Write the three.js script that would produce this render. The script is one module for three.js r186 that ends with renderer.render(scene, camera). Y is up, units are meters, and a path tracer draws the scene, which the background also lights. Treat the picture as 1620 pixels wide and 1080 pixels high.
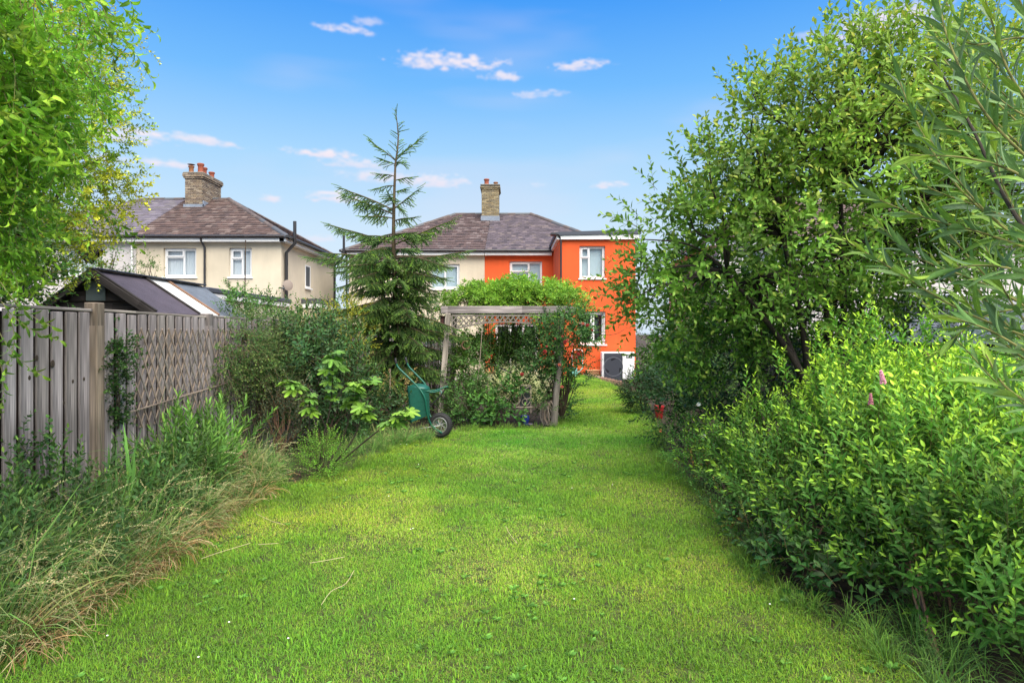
import * as THREE from 'three';
import { mergeGeometries } from 'three/addons/utils/BufferGeometryUtils.js';

// ---------------------------------------------------------------- camera, sky, sun, exposure
const V = (x, y, z) => new THREE.Vector3(x, y, z);
const EYE = 1.75, FOCAL = 1000, PX0 = 810, PY0 = 525;          // measured in the photograph's 1620 x 1080 pixels
const P = (px, py, d) => V((px - PX0) / FOCAL * d, EYE - (py - PY0) / FOCAL * d, -d);
const G = (px, py) => { const d = EYE * FOCAL / (py - PY0); return V((px - PX0) / FOCAL * d, 0, -d); };
const scene = new THREE.Scene();
const camera = new THREE.PerspectiveCamera(2 * Math.atan(540 / FOCAL) * 180 / Math.PI, 1.5, 0.05, 900);
camera.position.set(0, EYE, 0);
camera.lookAt(0, EYE, -10);
camera.setViewOffset(1620, 1080, 0, 15, 1620, 1080);
scene.add(camera);
const EXPOSURE = 2.7;
const SUN_DIR = V(0.24, 0.86, 0.46).normalize();
const sun = new THREE.DirectionalLight(new THREE.Color().setRGB(1, 0.91, 0.74), 3.9);
sun.position.copy(SUN_DIR).multiplyScalar(60).add(V(0, 0, -12));
sun.target.position.set(0, 0, -12);
sun.castShadow = true;
sun.shadow.radius = 140;
sun.shadow.mapSize.set(4096, 4096);
Object.assign(sun.shadow.camera, { left: -32, right: 32, top: 32, bottom: -32, near: 1, far: 140 });
scene.add(sun, sun.target);
const renderer = new THREE.WebGLRenderer({ antialias: true });
renderer.toneMapping = THREE.LinearToneMapping;
renderer.toneMappingExposure = EXPOSURE;
renderer.shadowMap.enabled = true;
renderer.shadowMap.type = THREE.PCFSoftShadowMap;

// ---------------------------------------------------------------- random numbers and noise
function rng(seed) { let s = (seed * 2654435761) >>> 0; return () => { s = (s + 0x6d2b79f5) | 0; let t = Math.imul(s ^ (s >>> 15), 1 | s); t = (t + Math.imul(t ^ (t >>> 7), 61 | t)) ^ t; return ((t ^ (t >>> 14)) >>> 0) / 4294967296; }; }
const hash = (x, y, z) => { let h = Math.imul(x | 0, 374761393) ^ Math.imul(y | 0, 668265263) ^ Math.imul(z | 0, 1274126177); h = Math.imul(h ^ (h >>> 13), 1274126177); return ((h ^ (h >>> 16)) >>> 0) / 4294967296; };
const sm = (t) => t * t * (3 - 2 * t), lerp = (a, b, t) => a + (b - a) * t, clamp = (x, a, b) => Math.min(b, Math.max(a, x));
const sstep = (a, b, x) => sm(clamp((x - a) / (b - a), 0, 1));
function noise3(x, y, z, per = 0) {
  const ix = Math.floor(x), iy = Math.floor(y), iz = Math.floor(z), fx = sm(x - ix), fy = sm(y - iy), fz = sm(z - iz);
  const w = (a) => per ? ((a % per) + per) % per : a, h = (a, b, c) => hash(w(ix + a), w(iy + b), iz + c);
  return lerp(lerp(lerp(h(0, 0, 0), h(1, 0, 0), fx), lerp(h(0, 1, 0), h(1, 1, 0), fx), fy), lerp(lerp(h(0, 0, 1), h(1, 0, 1), fx), lerp(h(0, 1, 1), h(1, 1, 1), fx), fy), fz);
}
const fbm = (x, y, z = 0, o = 4, per = 0) => { let s = 0, a = 0.5, n = 0; for (let i = 0; i < o; i++) { s += a * noise3(x, y, z + i * 7.3, per); n += a; a *= 0.5; x *= 2; y *= 2; z *= 2; if (per) per *= 2; } return s / n; };

// ---------------------------------------------------------------- sky
function buildSky() {
  const w = 3072, h = 1536, data = new Float32Array(w * h * 4), lin = (r, g, b) => new THREE.Color().setRGB(r / 255, g / 255, b / 255, THREE.SRGBColorSpace);
  const stops = [[0, lin(222, 238, 252)], [4, lin(222, 239, 254)], [9, lin(208, 233, 254)], [15, lin(172, 218, 255)], [21, lin(118, 190, 255)], [28, lin(70, 158, 250)], [45, lin(60, 146, 244)], [90, lin(54, 134, 236)]];
  // clouds: azimuth offset and elevation as slopes seen from the garden (x over depth, height over depth), half sizes, strength
  const list = [[715, 101, 92, 17, 1], [672, 98, 40, 16, .8], [798, 123, 40, 10, .85], [918, 105, 50, 11, .9], [548, 48, 44, 9, .8], [585, 36, 26, 9, .5], [205, 217, 60, 15, 1], [165, 252, 36, 9, .7], [320, 224, 58, 11, .85], [268, 260, 52, 9, .9],
    [508, 244, 56, 10, 1], [560, 260, 66, 11, .7], [690, 288, 68, 17, .85], [608, 281, 78, 15, .75], [530, 314, 52, 13, .9], [430, 315, 24, 9, .8], [838, 151, 30, 9, .6], [872, 148, 34, 7, .5], [960, 294, 40, 8, .95], [850, 294, 28, 7, .45],
    [120, 285, 60, 12, .7], [490, 378, 60, 9, .5], [1400, 50, 90, 34, .95], [1500, 110, 90, 30, .8], [1330, 190, 70, 20, .7], [1280, 60, 24, 10, .4]]
    .map(([x, y, rx, ry, s]) => [Math.atan2((x - PX0) / FOCAL, 1), Math.atan2((PY0 - y) / FOCAL, Math.hypot(1, (x - PX0) / FOCAL)), rx / FOCAL, ry / FOCAL, s]);
  const r = rng(5);
  for (let i = 0; i < 120; i++) { const az = 0.75 + r() * (2 * Math.PI - 1.5), el = 0.06 + r() * r() * 1.2; list.push([az, el, 0.03 + r() * 0.07, 0.008 + r() * 0.014 + el * 0.02, 0.5 + r() * 0.5]); }
  for (let i = 0; i < 24; i++) list.push([(r() - .5) * 1.5, 0.62 + r() * 0.7, 0.05 + r() * 0.08, 0.02 + r() * 0.03, 0.5 + r() * 0.5]);
  const bins = new Map(), bin = (a) => Math.floor(((a + 4 * Math.PI) % (2 * Math.PI)) / 0.12);
  list.forEach((c) => { const span = c[2] * 1.8 / Math.max(0.2, Math.cos(c[1])); const seen = new Set(); for (let a = c[0] - span - .12; a <= c[0] + span + .12; a += 0.06) seen.add(bin(a)); for (const b of seen) { if (!bins.has(b)) bins.set(b, []); bins.get(b).push(c); } });
  const white = lin(252, 243, 250), base = lin(224, 219, 240);
  for (let j = 0; j < h; j++) {
    const el = ((j + .5) / h - .5) * Math.PI, deg = Math.max(0, el * 180 / Math.PI);
    let k = 0; while (k < stops.length - 2 && stops[k + 1][0] < deg) k++;
    const t = clamp((deg - stops[k][0]) / (stops[k + 1][0] - stops[k][0]), 0, 1), c0 = stops[k][1].clone().lerp(stops[k + 1][1], t);
    for (let i = 0; i < w; i++) {
      const o = (j * w + i) * 4; let a = 0, up = 0;
      if (el > 0) {
        const round = ((i + .5) / w - .5) * 2 * Math.PI, x = Math.cos(round), z = Math.sin(round), az = Math.atan2(x, -z);
        // thin high veil
        if (el < 1.4) a = 0.22 * sstep(0.5, 0.82, fbm(x * 3 + 9, el * 16, z * 3 + 5, 4)) * sstep(0, .1, el);
        for (const c of bins.get(bin(az)) ?? []) {
          let da = az - c[0]; if (da > Math.PI) da -= 2 * Math.PI; if (da < -Math.PI) da += 2 * Math.PI;
          const u = da * Math.cos(c[1]) / c[2], v = (el - c[1]) / c[3];
          if (Math.abs(u) > 1.7 || Math.abs(v) > 2.2) continue;
          const n = fbm(da * 85 + c[0] * 31, el * 230, c[1] * 50, 5) - .5, vv = v < 0 ? v * 1.7 : v;
          const dd = 1 - u * u * 1.0 - vv * vv + n * 2.3, f = sstep(0, 1.25, dd) * c[4];
          if (f > a) { a = f; up = clamp(v * .5 + .5, 0, 1); }
        }
      }
      for (let q = 0; q < 3; q++) { const key = 'rgb'[q]; data[o + q] = lerp(c0[key], lerp(base[key], white[key], .35 + .65 * up), a) / EXPOSURE; }
      data[o + 3] = 1;
    }
  }
  const tex = new THREE.DataTexture(data, w, h, THREE.RGBAFormat, THREE.FloatType);
  tex.mapping = THREE.EquirectangularReflectionMapping; tex.magFilter = tex.minFilter = THREE.LinearFilter; tex.wrapS = THREE.RepeatWrapping; tex.needsUpdate = true;
  return tex;
}
scene.background = scene.environment = buildSky();

// ---------------------------------------------------------------- naming and tagging
const taken = new Map();
function numbered(name) { const n = taken.get(name) ?? 0; taken.set(name, n + 1); return n ? name + '_' + String(n).padStart(3, '0') : name; }
function tag(o, label, category, group, kind) { o.userData = { ...o.userData, label, ...(category && { category }), ...(group && { group }), ...(kind && { kind }) }; return o; }
function thing(name, label, category, pos = V(0, 0, 0), group, kind) { const o = new THREE.Group(); o.name = numbered(name); o.position.copy(pos); scene.add(o); return tag(o, label, category, group, kind); }
const originOf = (o) => { const v = V(0, 0, 0); for (let q = o; q && q !== scene; q = q.parent) v.add(q.position); return v; };
// a mesh whose geometry was laid out in world metres, put under its thing
function put(name, geo, mat, parent, kind) {
  const m = new THREE.Mesh(geo, mat); m.name = parent === scene ? numbered(name) : name; m.castShadow = m.receiveShadow = true;
  if (parent !== scene) { const o = originOf(parent); if (o.lengthSq()) geo.translate(-o.x, -o.y, -o.z); }
  parent.add(m); if (kind) m.userData.kind = kind; return m;
}
// a mesh with a shared geometry, placed by a world matrix
function place(name, geo, mat, parent, mtx) { const m = new THREE.Mesh(geo, mat); m.name = name; m.castShadow = m.receiveShadow = true; mtx.decompose(m.position, m.quaternion, m.scale); m.position.sub(originOf(parent)); parent.add(m); return m; }
function numberKids(o) { const seen = new Map(); for (const c of o.children) { const n = seen.get(c.name) ?? 0; seen.set(c.name, n + 1); if (n) c.name += '_' + String(n).padStart(3, '0'); numberKids(c); } }

// ---------------------------------------------------------------- geometry builder
class MB {
  constructor() { this.p = []; this.n = []; this.u = []; this.c = []; this.i = []; }
  get count() { return this.p.length / 3; }
  v(x, y, z, u = 0, w = 0, col = [1, 1, 1]) { this.p.push(x, y, z); this.u.push(u, w); this.c.push(col[0], col[1], col[2]); return this.count - 1; }
  tri(a, b, c) { this.i.push(a, b, c); return this; }
  quad(a, b, c, d) { this.i.push(a, b, c, a, c, d); return this; }
  add(geo, m, col) {
    const b = this.count, p = geo.attributes.position, uv = geo.attributes.uv, cl = geo.attributes.color, q = V(0, 0, 0);
    for (let k = 0; k < p.count; k++) { q.fromBufferAttribute(p, k); if (m) q.applyMatrix4(m); const f = cl ? [cl.getX(k), cl.getY(k), cl.getZ(k)] : [1, 1, 1]; this.v(q.x, q.y, q.z, uv ? uv.getX(k) : 0, uv ? uv.getY(k) : 0, col ? [f[0] * col[0], f[1] * col[1], f[2] * col[2]] : f); }
    if (geo.index) for (let k = 0; k < geo.index.count; k++) this.i.push(b + geo.index.getX(k)); else for (let k = 0; k < p.count; k++) this.i.push(b + k);
    return this;
  }
  geo(flat = false) {
    let g = new THREE.BufferGeometry();
    g.setAttribute('position', new THREE.Float32BufferAttribute(this.p, 3)); g.setAttribute('uv', new THREE.Float32BufferAttribute(this.u, 2)); g.setAttribute('color', new THREE.Float32BufferAttribute(this.c, 3)); g.setIndex(this.i);
    if (flat) g = g.toNonIndexed();
    g.computeVertexNormals(); return g;
  }
}
// chamfered box centred at the origin, uv in metres
function bevBox(w, h, d, b = 0.003) {
  b = Math.min(b, w * .45, h * .45, d * .45);
  const m = new MB(), s = [w / 2, h / 2, d / 2], id = {};
  for (const x of [-1, 1]) for (const y of [-1, 1]) for (const z of [-1, 1]) for (let a = 0; a < 3; a++) {
    const q = [x, y, z].map((e, k) => e * (s[k] - (k === a ? 0 : b)));
    const uv = a === 0 ? [q[2], q[1]] : a === 1 ? [q[0], q[2]] : [q[0], q[1]];
    id[[x, y, z, a]] = m.v(q[0], q[1], q[2], uv[0] + w, uv[1] + h);
  }
  const face = (l) => { const A = l.map((k) => V(m.p[3 * k], m.p[3 * k + 1], m.p[3 * k + 2])), n = A[1].clone().sub(A[0]).cross(A[2].clone().sub(A[0])), c = A.reduce((t, q) => t.add(q), V(0, 0, 0)); if (n.dot(c) < 0) l = l.slice().reverse(); for (let k = 1; k < l.length - 1; k++) m.tri(l[0], l[k], l[k + 1]); };
  for (let a = 0; a < 3; a++) for (const e of [-1, 1]) { const L = [[-1, -1], [1, -1], [1, 1], [-1, 1]].map(([p, q]) => { const t = [0, 0, 0]; t[a] = e; t[(a + 1) % 3] = p; t[(a + 2) % 3] = q; return id[[...t, a]]; }); face(L); }
  for (let a = 0; a < 3; a++) { const b1 = (a + 1) % 3, c1 = (a + 2) % 3; for (const p of [-1, 1]) for (const q of [-1, 1]) { const t0 = [0, 0, 0], t1 = [0, 0, 0]; t0[a] = -1; t1[a] = 1; t0[b1] = t1[b1] = p; t0[c1] = t1[c1] = q; face([id[[...t0, b1]], id[[...t1, b1]], id[[...t1, c1]], id[[...t0, c1]]]); } }
  for (const x of [-1, 1]) for (const y of [-1, 1]) for (const z of [-1, 1]) face([0, 1, 2].map((a) => id[[x, y, z, a]]));
  return m.geo(true);
}
const boxAt = (x0, y0, z0, x1, y1, z1, b = 0.004) => bevBox(Math.abs(x1 - x0), Math.abs(y1 - y0), Math.abs(z1 - z0), b).translate((x0 + x1) / 2, (y0 + y1) / 2, (z0 + z1) / 2);
const merge = (list) => { const m = new MB(); list.forEach((g) => m.add(g)); const o = m.geo(false); o.setAttribute('normal', new THREE.Float32BufferAttribute(list.flatMap((g) => Array.from(g.attributes.normal.array)), 3)); return o; };
// bar of rectangular section from a to b
function bar(a, b, w, t, up = V(0, 1, 0), bev = 0.003) { const y = b.clone().sub(a), L = y.length(); y.normalize(); const x = up.clone().cross(y); if (x.lengthSq() < 1e-6) x.set(1, 0, 0); x.normalize(); const z = x.clone().cross(y); const m = new THREE.Matrix4().makeBasis(x, y, z).setPosition(a.clone().add(b).multiplyScalar(.5)); return bevBox(w, L, t, bev).applyMatrix4(m); }
// tapered tube along points
function tube(m, pts, rad, sides = 6, col = [1, 1, 1]) {
  const N = pts.length, ref = V(.31, .17, .93); let last = null; const start = m.count;
  let s = 0;
  for (let k = 0; k < N; k++) {
    const t = pts[Math.min(N - 1, k + 1)].clone().sub(pts[Math.max(0, k - 1)]).normalize();
    let x = last ? last.clone().sub(t.clone().multiplyScalar(last.dot(t))) : ref.clone().cross(t); if (x.lengthSq() < 1e-8) x.set(1, 0, 0); x.normalize(); last = x; const y = t.clone().cross(x), r = typeof rad === 'function' ? rad(k / (N - 1)) : rad;
    if (k) s += pts[k].distanceTo(pts[k - 1]);
    for (let q = 0; q <= sides; q++) { const a = q / sides * Math.PI * 2, c = Math.cos(a) * r, e = Math.sin(a) * r; m.v(pts[k].x + x.x * c + y.x * e, pts[k].y + x.y * c + y.y * e, pts[k].z + x.z * c + y.z * e, q / sides * .2, s, col); }
  }
  const n = sides + 1;
  for (let k = 0; k < N - 1; k++) for (let q = 0; q < sides; q++) m.quad(start + k * n + q, start + k * n + q + 1, start + (k + 1) * n + q + 1, start + (k + 1) * n + q);
  for (const e of [0, N - 1]) { const c = m.v(pts[e].x, pts[e].y, pts[e].z, 0, 0, col); for (let q = 0; q < sides; q++) { const a = start + e * n + q; e ? m.tri(a, a + 1, c) : m.tri(a + 1, a, c); } }
  return m;
}
const curve = (pts, n = 12) => new THREE.CatmullRomCurve3(pts).getPoints(n);

// ---------------------------------------------------------------- textures and materials
function tex(size, fn, rep = 1, color = true) {
  const d = new Uint8Array(size * size * 4);
  for (let y = 0; y < size; y++) for (let x = 0; x < size; x++) { const c = fn(x / size, y / size), o = (y * size + x) * 4; for (let k = 0; k < 3; k++) d[o + k] = clamp((Array.isArray(c) ? c[k] : c) * 255, 0, 255); d[o + 3] = 255; }
  const t = new THREE.DataTexture(d, size, size); t.wrapS = t.wrapT = THREE.RepeatWrapping; t.magFilter = THREE.LinearFilter; t.minFilter = THREE.LinearMipmapLinearFilter; t.generateMipmaps = true;
  if (color) t.colorSpace = THREE.SRGBColorSpace; t.repeat.set(1 / rep, 1 / rep); t.needsUpdate = true; return t;
}
const scaleTex = (t, rx, ry = rx) => { const c = t.clone(); c.repeat.set(1 / rx, 1 / ry); c.needsUpdate = true; return c; };
const grain = tex(512, (x, y) => { const k = fbm(x * 40 + 2 * fbm(x * 6, y * 2, 1, 2, 0), y * 3, 3, 4, 0), f = fbm(x * 120, y * 6, 8, 2, 0), s = fbm(x * 3, y * 1.5, 4, 3, 0); const v = .6 + .34 * (k - .5) * 2 * .8 + .16 * (f - .5) * 2 + .22 * (s - .5) * 2; return [v, v * .985, v * .985]; }, 1.4);
const grainBump = tex(512, (x, y) => .5 + .5 * (fbm(x * 50, y * 3, 3, 4) - .5) * 2, 1.4, false);
const speckle = tex(512, (x, y) => { const v = .82 + .1 * (fbm(x * 8, y * 8, 2, 4, 8) - .5) * 2 + .14 * (fbm(x * 128, y * 128, 5, 2, 128) - .5) * 2; return [v, v, v]; }, 1.2);
const stain = tex(512, (x, y) => { const a = fbm(x * 4, y * 4, 2, 5, 4), b = fbm(x * 40, y * 5, 6, 3), v = .94 + .085 * (a - .5) * 2 + .018 * (b - .5) * 2; return [v, v * .995, v * .985]; }, 3.2);
const roughBump = tex(512, (x, y) => fbm(x * 64, y * 64, 2, 3, 64), .8, false);
const soilTex = tex(512, (x, y) => { const v = .75 + .4 * (fbm(x * 24, y * 24, 1, 5, 24) - .5) * 2; return [v, v * .95, v * .88]; }, 1.1);
const leafTex = tex(256, (x, y) => { const e = Math.abs(x - .5) * 2, rib = Math.exp(-e * e * 190), side = Math.pow(.5 + .5 * Math.cos((y * 9 - e * 1.7) * 2 * Math.PI), 14) * .16 * (1 - e); const v = .78 + .2 * rib + side + .1 * (fbm(x * 14, y * 14, 3, 3) - .5) * 2; return [v, Math.min(1, v), v * .98]; }, 1);
const C = (r, g, b) => new THREE.Color().setRGB(r, g, b);
const std = (col, o = {}) => new THREE.MeshStandardMaterial({ color: C(...col), roughness: .85, ...o });
const M = {
  white: std([.8, .8, .8], { roughness: .35 }), upvc: std([.82, .82, .83], { roughness: .3 }),
  cream: std([.66, .585, .465], { map: stain, bumpMap: roughBump, bumpScale: .004, roughness: .95 }), pinkwhite: std([.64, .61, .62], { map: stain, bumpMap: roughBump, bumpScale: .004, roughness: .95 }),
  orange: std([.78, .115, .026], { map: scaleTex(stain, 4), bumpMap: roughBump, bumpScale: .004, roughness: .9 }),
  black: std([.025, .025, .03], { roughness: .4 }), darkgrey: std([.07, .075, .085], { roughness: .6 }), pipe: std([.03, .03, .034], { roughness: .35 }),
  lead: std([.3, .36, .46], { roughness: .55, map: speckle }), fascia: std([.05, .06, .085], { roughness: .6 }),
  tile: std([1, 1, 1], { vertexColors: true, roughness: .9, map: speckle, bumpMap: roughBump, bumpScale: .006 }),
  brick: std([1, 1, 1], { vertexColors: true, roughness: .92, map: speckle, bumpMap: roughBump, bumpScale: .006 }),
  mortar: std([.3, .28, .24], { roughness: 1, map: speckle }), pot: std([.42, .11, .06], { roughness: .8, map: speckle }), pot2: std([.36, .15, .07], { roughness: .85, map: speckle }),
  glass: new THREE.MeshPhysicalMaterial({ color: C(.93, .96, .97), roughness: .03, transmission: 1, thickness: 0, ior: 1.6 }),
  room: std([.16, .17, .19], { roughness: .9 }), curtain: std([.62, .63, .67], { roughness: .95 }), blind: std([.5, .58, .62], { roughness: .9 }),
  woods: [[.58, .525, .535], [.47, .42, .425], [.64, .585, .59], [.53, .48, .46], [.43, .385, .375]].map((c) => std(c, { map: grain, bumpMap: grainBump, bumpScale: .004, roughness: .92 })),
  post: std([.42, .34, .26], { map: grain, bumpMap: grainBump, bumpScale: .004, roughness: .92 }), darkwood: std([.085, .075, .075], { map: grain, bumpMap: grainBump, bumpScale: .006, roughness: .9 }),
  backwood: std([.13, .095, .085], { map: grain, roughness: .95 }), pale: std([.62, .56, .5], { map: grain, bumpMap: grainBump, bumpScale: .003, roughness: .9 }), lathe: std([.8, .64, .52], { map: grain, roughness: .9 }),
  soil: std([.07, .05, .035], { map: soilTex, bumpMap: soilTex, bumpScale: .03, roughness: 1 }), turf: std([.085, .125, .022], { map: soilTex, bumpMap: soilTex, bumpScale: .02, roughness: 1 }),
  bark: std([.12, .095, .075], { map: scaleTex(grain, .4, .7), bumpMap: scaleTex(grainBump, .3, .6), bumpScale: .01, roughness: .95 }), twig: std([.14, .1, .07], { roughness: .9, map: scaleTex(grain, .3, .5) }),
  rust: std([.34, .19, .12], { roughness: .8, map: speckle }), paving: std([.36, .33, .3], { map: speckle, roughness: .95, bumpMap: roughBump, bumpScale: .004 }),
};
// leaves: light passes the blade, a thin waxy coat gives the gloss; colours ride on the vertices and copies
const LEAFK = 1.75;
const leafMat = (o = {}) => new THREE.MeshPhysicalMaterial({ color: C(...(o.col ?? [1, 1, 1]).map((v) => v * (o.k ?? LEAFK))), vertexColors: o.vc ?? true, roughness: 1, transmission: o.trans ?? .3, thickness: 0, clearcoat: o.coat ?? .35, clearcoatRoughness: o.cr ?? .42, map: o.map === false ? null : leafTex, specularIntensity: .3 });
const LEAF = leafMat(), LEAF_MATT = leafMat({ coat: .06 }), LEAF_WAXY = leafMat({ coat: .4, cr: .38, trans: .15, k: 1.6 }), GRASS = leafMat({ k: 1.45, coat: .12, trans: .3, map: false }), STRAW = leafMat({ k: 1.25, coat: .0, trans: .25, map: false });

// ---------------------------------------------------------------- leaves, sprays, crowns
const SHAPES = {
  ovate: (t) => Math.pow(t, .55) * Math.pow(1 - t, .8) * 1.95, lance: (t) => Math.pow(Math.sin(Math.PI * Math.pow(t, .8)), .85), round: (t) => Math.pow(Math.sin(Math.PI * t), .6), blade: (t) => Math.min(1, t * 6 + .35) * Math.pow(1 - t, .55), obovate: (t) => Math.pow(Math.sin(Math.PI * Math.pow(t, 1.35)), .8),
};
// a leaf along +y with its upper face towards +z
function leafGeo({ len, wid, shape = 'ovate', seg = 4, fold = .25, curl = .3, wave = 0, petiole = .08 }) {
  const m = new MB(), f = SHAPES[shape]; let y = len * petiole, z = 0, a = curl * .3; const step = len * (1 - petiole) / seg;
  if (petiole) { m.v(-.012 * len, 0, 0, .49, 0); m.v(.012 * len, 0, 0, .51, 0); m.v(0, y, 0, .5, 0); m.tri(0, 1, 2); }
  const rows = [];
  for (let k = 0; k <= seg; k++) {
    const t = k / seg, w = wid / 2 * Math.max(k === 0 || k === seg ? 0 : .02, f(t)), up = fold * w + (wave ? wave * wid * Math.sin(t * 9) : 0);
    if ((k === 0 && w < 1e-4) || k === seg) rows.push([m.v(0, y, z, .5, t)]);
    else rows.push([m.v(-w, y, z + up, .5 - .5, t), m.v(0, y, z, .5, t), m.v(w, y, z + up * .9, 1, t)]);
    a = curl * (.3 - t * 1.3); y += Math.cos(a) * step; z += Math.sin(a) * step;
  }
  for (let k = 0; k < seg; k++) {
    const A = rows[k], B = rows[k + 1];
    if (A.length === 1 && B.length === 3) { m.tri(A[0], B[1], B[0]); m.tri(A[0], B[2], B[1]); }
    else if (A.length === 3 && B.length === 1) { m.tri(A[0], A[1], B[0]); m.tri(A[1], A[2], B[0]); }
    else if (A.length === 3) { m.quad(A[0], A[1], B[1], B[0]); m.quad(A[1], A[2], B[2], B[1]); }
  }
  return m.geo();
}
const tint = (c, r, v = .25, hue = .12) => { const k = 1 + (r() - .5) * 2 * v, h = (r() - .5) * 2 * hue; return [c[0] * k * (1 + h), c[1] * k, c[2] * k * (1 - h)]; };
const mixc = (a, b, t) => [lerp(a[0], b[0], t), lerp(a[1], b[1], t), lerp(a[2], b[2], t)];
// a twig along +y with its leaves: { leaves: [{ m, g, c }], stem, geo }
function spray(seed, o) {
  const r = rng(seed), { n = 12, len = .25, leaf, arr = 'spiral', ang = .9, droop = .2, col = [.06, .15, .02], young = col, youngN = 3, stemCol = [.09, .07, .03], stemR = .0022, start = .12, tip = .55, jit = .3, variants = 2, vary = .25 } = o;
  const geos = Array.from({ length: variants }, (_, k) => leafGeo({ ...leaf, curl: (leaf.curl ?? .3) * (.6 + .8 * k / Math.max(1, variants - 1)), wid: leaf.wid * (.9 + .2 * k) }));
  const pts = [], dirs = []; let q = V(0, 0, 0), a = 0; const N = 8;
  for (let k = 0; k <= N; k++) { pts.push(q.clone()); const d = V(Math.sin(a) * .3, Math.cos(a), Math.sin(a)).normalize(); dirs.push(d); q = q.clone().addScaledVector(d, len / N); a += droop / N * 1.6; }
  const at = (t) => { const f = t * N, k = Math.min(N - 1, Math.floor(f)); return [pts[k].clone().lerp(pts[k + 1], f - k), dirs[k]]; };
  const sm_ = new MB(); tube(sm_, pts, (t) => stemR * (1 - .6 * t), 4, stemCol);
  const leaves = []; let az = r() * 6;
  for (let k = 0; k < n; k++) {
    const t = start + (1 - start) * (arr === 'opp' ? Math.floor(k / 2) / Math.max(1, Math.ceil(n / 2) - 1) : k / Math.max(1, n - 1));
    const [p, S] = at(Math.min(1, t)); az += arr === 'opp' ? (k % 2 ? Math.PI : Math.PI / 2 + (r() - .5) * .5) : arr === 'flat' ? Math.PI + (r() - .5) * .4 : 2.4 + (r() - .5) * .6;
    const ref = Math.abs(S.x) > .9 ? V(0, 0, 1) : V(1, 0, 0), R0 = ref.sub(S.clone().multiplyScalar(ref.dot(S))).normalize(), R1 = S.clone().cross(R0), R = R0.multiplyScalar(Math.cos(az)).addScaledVector(R1, Math.sin(az));
    const al = (ang * (1.15 - .55 * t)) + (r() - .5) * jit, L = S.clone().multiplyScalar(Math.cos(al)).addScaledVector(R, Math.sin(al)).normalize(); let Nn = S.clone().multiplyScalar(Math.sin(al)).addScaledVector(R, -Math.cos(al));
    Nn.applyAxisAngle(L, (r() - .5) * jit * 2.4); const X = L.clone().cross(Nn).normalize(); Nn = X.clone().cross(L);
    const s = lerp(1, tip, Math.pow(t, 1.4)) * (.82 + .36 * r()) * (t < .25 ? .85 : 1);
    const m = new THREE.Matrix4().makeBasis(X, L, Nn).scale(V(s, s, s)).setPosition(p);
    leaves.push({ m, g: geos[Math.floor(r() * variants)], c: tint(mixc(col, young, clamp((k - (n - 1 - youngN)) / Math.max(1, youngN), 0, 1)), r, vary) });
  }
  const all = new MB(); all.add(sm_.geo()); leaves.forEach((l) => all.add(l.g, l.m, l.c));
  return { leaves, stem: sm_.geo(), geo: all.geo() };
}
const UP = V(0, 1, 0), CAM = V(0, EYE, 0);
function aim(p, d, roll, s) { const q = new THREE.Quaternion().setFromUnitVectors(UP, d.clone().normalize()).multiply(new THREE.Quaternion().setFromAxisAngle(UP, roll)); return new THREE.Matrix4().compose(p, q, V(s, s, s)); }
const inView = (p) => { const d = -p.z; if (d < .2) return false; const x = PX0 + p.x / d * FOCAL, y = PY0 - (p.y - EYE) / d * FOCAL; return x > -20 && x < 1640 && y > -20 && y < 1100; };
// copies of sprays: list of { m, c, s (score for being built leaf by leaf) }
function foliage(parent, sp, list, mat, { name = 'foliage', singles = 0, singleMat, nearest = true } = {}) {
  const o = originOf(parent), shift = new THREE.Matrix4().makeTranslation(-o.x, -o.y, -o.z), per = sp.leaves.length;
  let own = [];
  if (singles) {
    const q = V(0, 0, 0), ranked = list.map((e) => { q.setFromMatrixPosition(e.m); return [inView(q) ? (e.front ?? 1) / q.distanceTo(CAM) : 0, e]; }).filter((e) => e[0] > 0).sort((a, b) => b[0] - a[0]);
    own = ranked.slice(0, Math.floor(singles / per)).map((e) => e[1]);
    const set = new Set(own), stems = new MB(); list = list.filter((e) => !set.has(e));
    const mats = new Map();
    for (const e of own) {
      stems.add(sp.stem, e.m);
      for (const l of sp.leaves) {
        const c = l.c.map((v, k) => v * e.c[k]), key = c.map((v) => Math.round(Math.log(Math.max(v, .004)) * 5)).join();
        if (!mats.has(key)) { const m = (singleMat ?? mat).clone(); m.vertexColors = false; m.color.setRGB(...key.split(',').map((v) => Math.exp(v / 5))); mats.set(key, m); }
        place('leaf', l.g, mats.get(key), parent, e.m.clone().multiply(l.m));
      }
    }
    put('twig', stems.geo(), M_VC, parent);
  }
  const im = new THREE.InstancedMesh(sp.geo, mat, list.length); im.name = name; im.userData.kind = 'stuff'; im.castShadow = im.receiveShadow = true;
  const col = new THREE.Color(); list.forEach((e, k) => { im.setMatrixAt(k, shift.clone().multiply(e.m)); im.setColorAt(k, col.setRGB(...e.c)); });
  parent.add(im); return im;
}
const M_VC = std([1, 1, 1], { vertexColors: true, roughness: .85 });
const BL = (px, py, d, r, ry = r, rz = r) => ({ c: P(px, py, d), r: V(r, ry, rz).multiplyScalar(d / FOCAL) });   // a clump of a crown: where it stands and how big it is
const BW = (x, y, z, rx, ry = rx, rz = rx) => ({ c: V(x, y, z), r: V(rx, ry, rz) });
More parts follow.
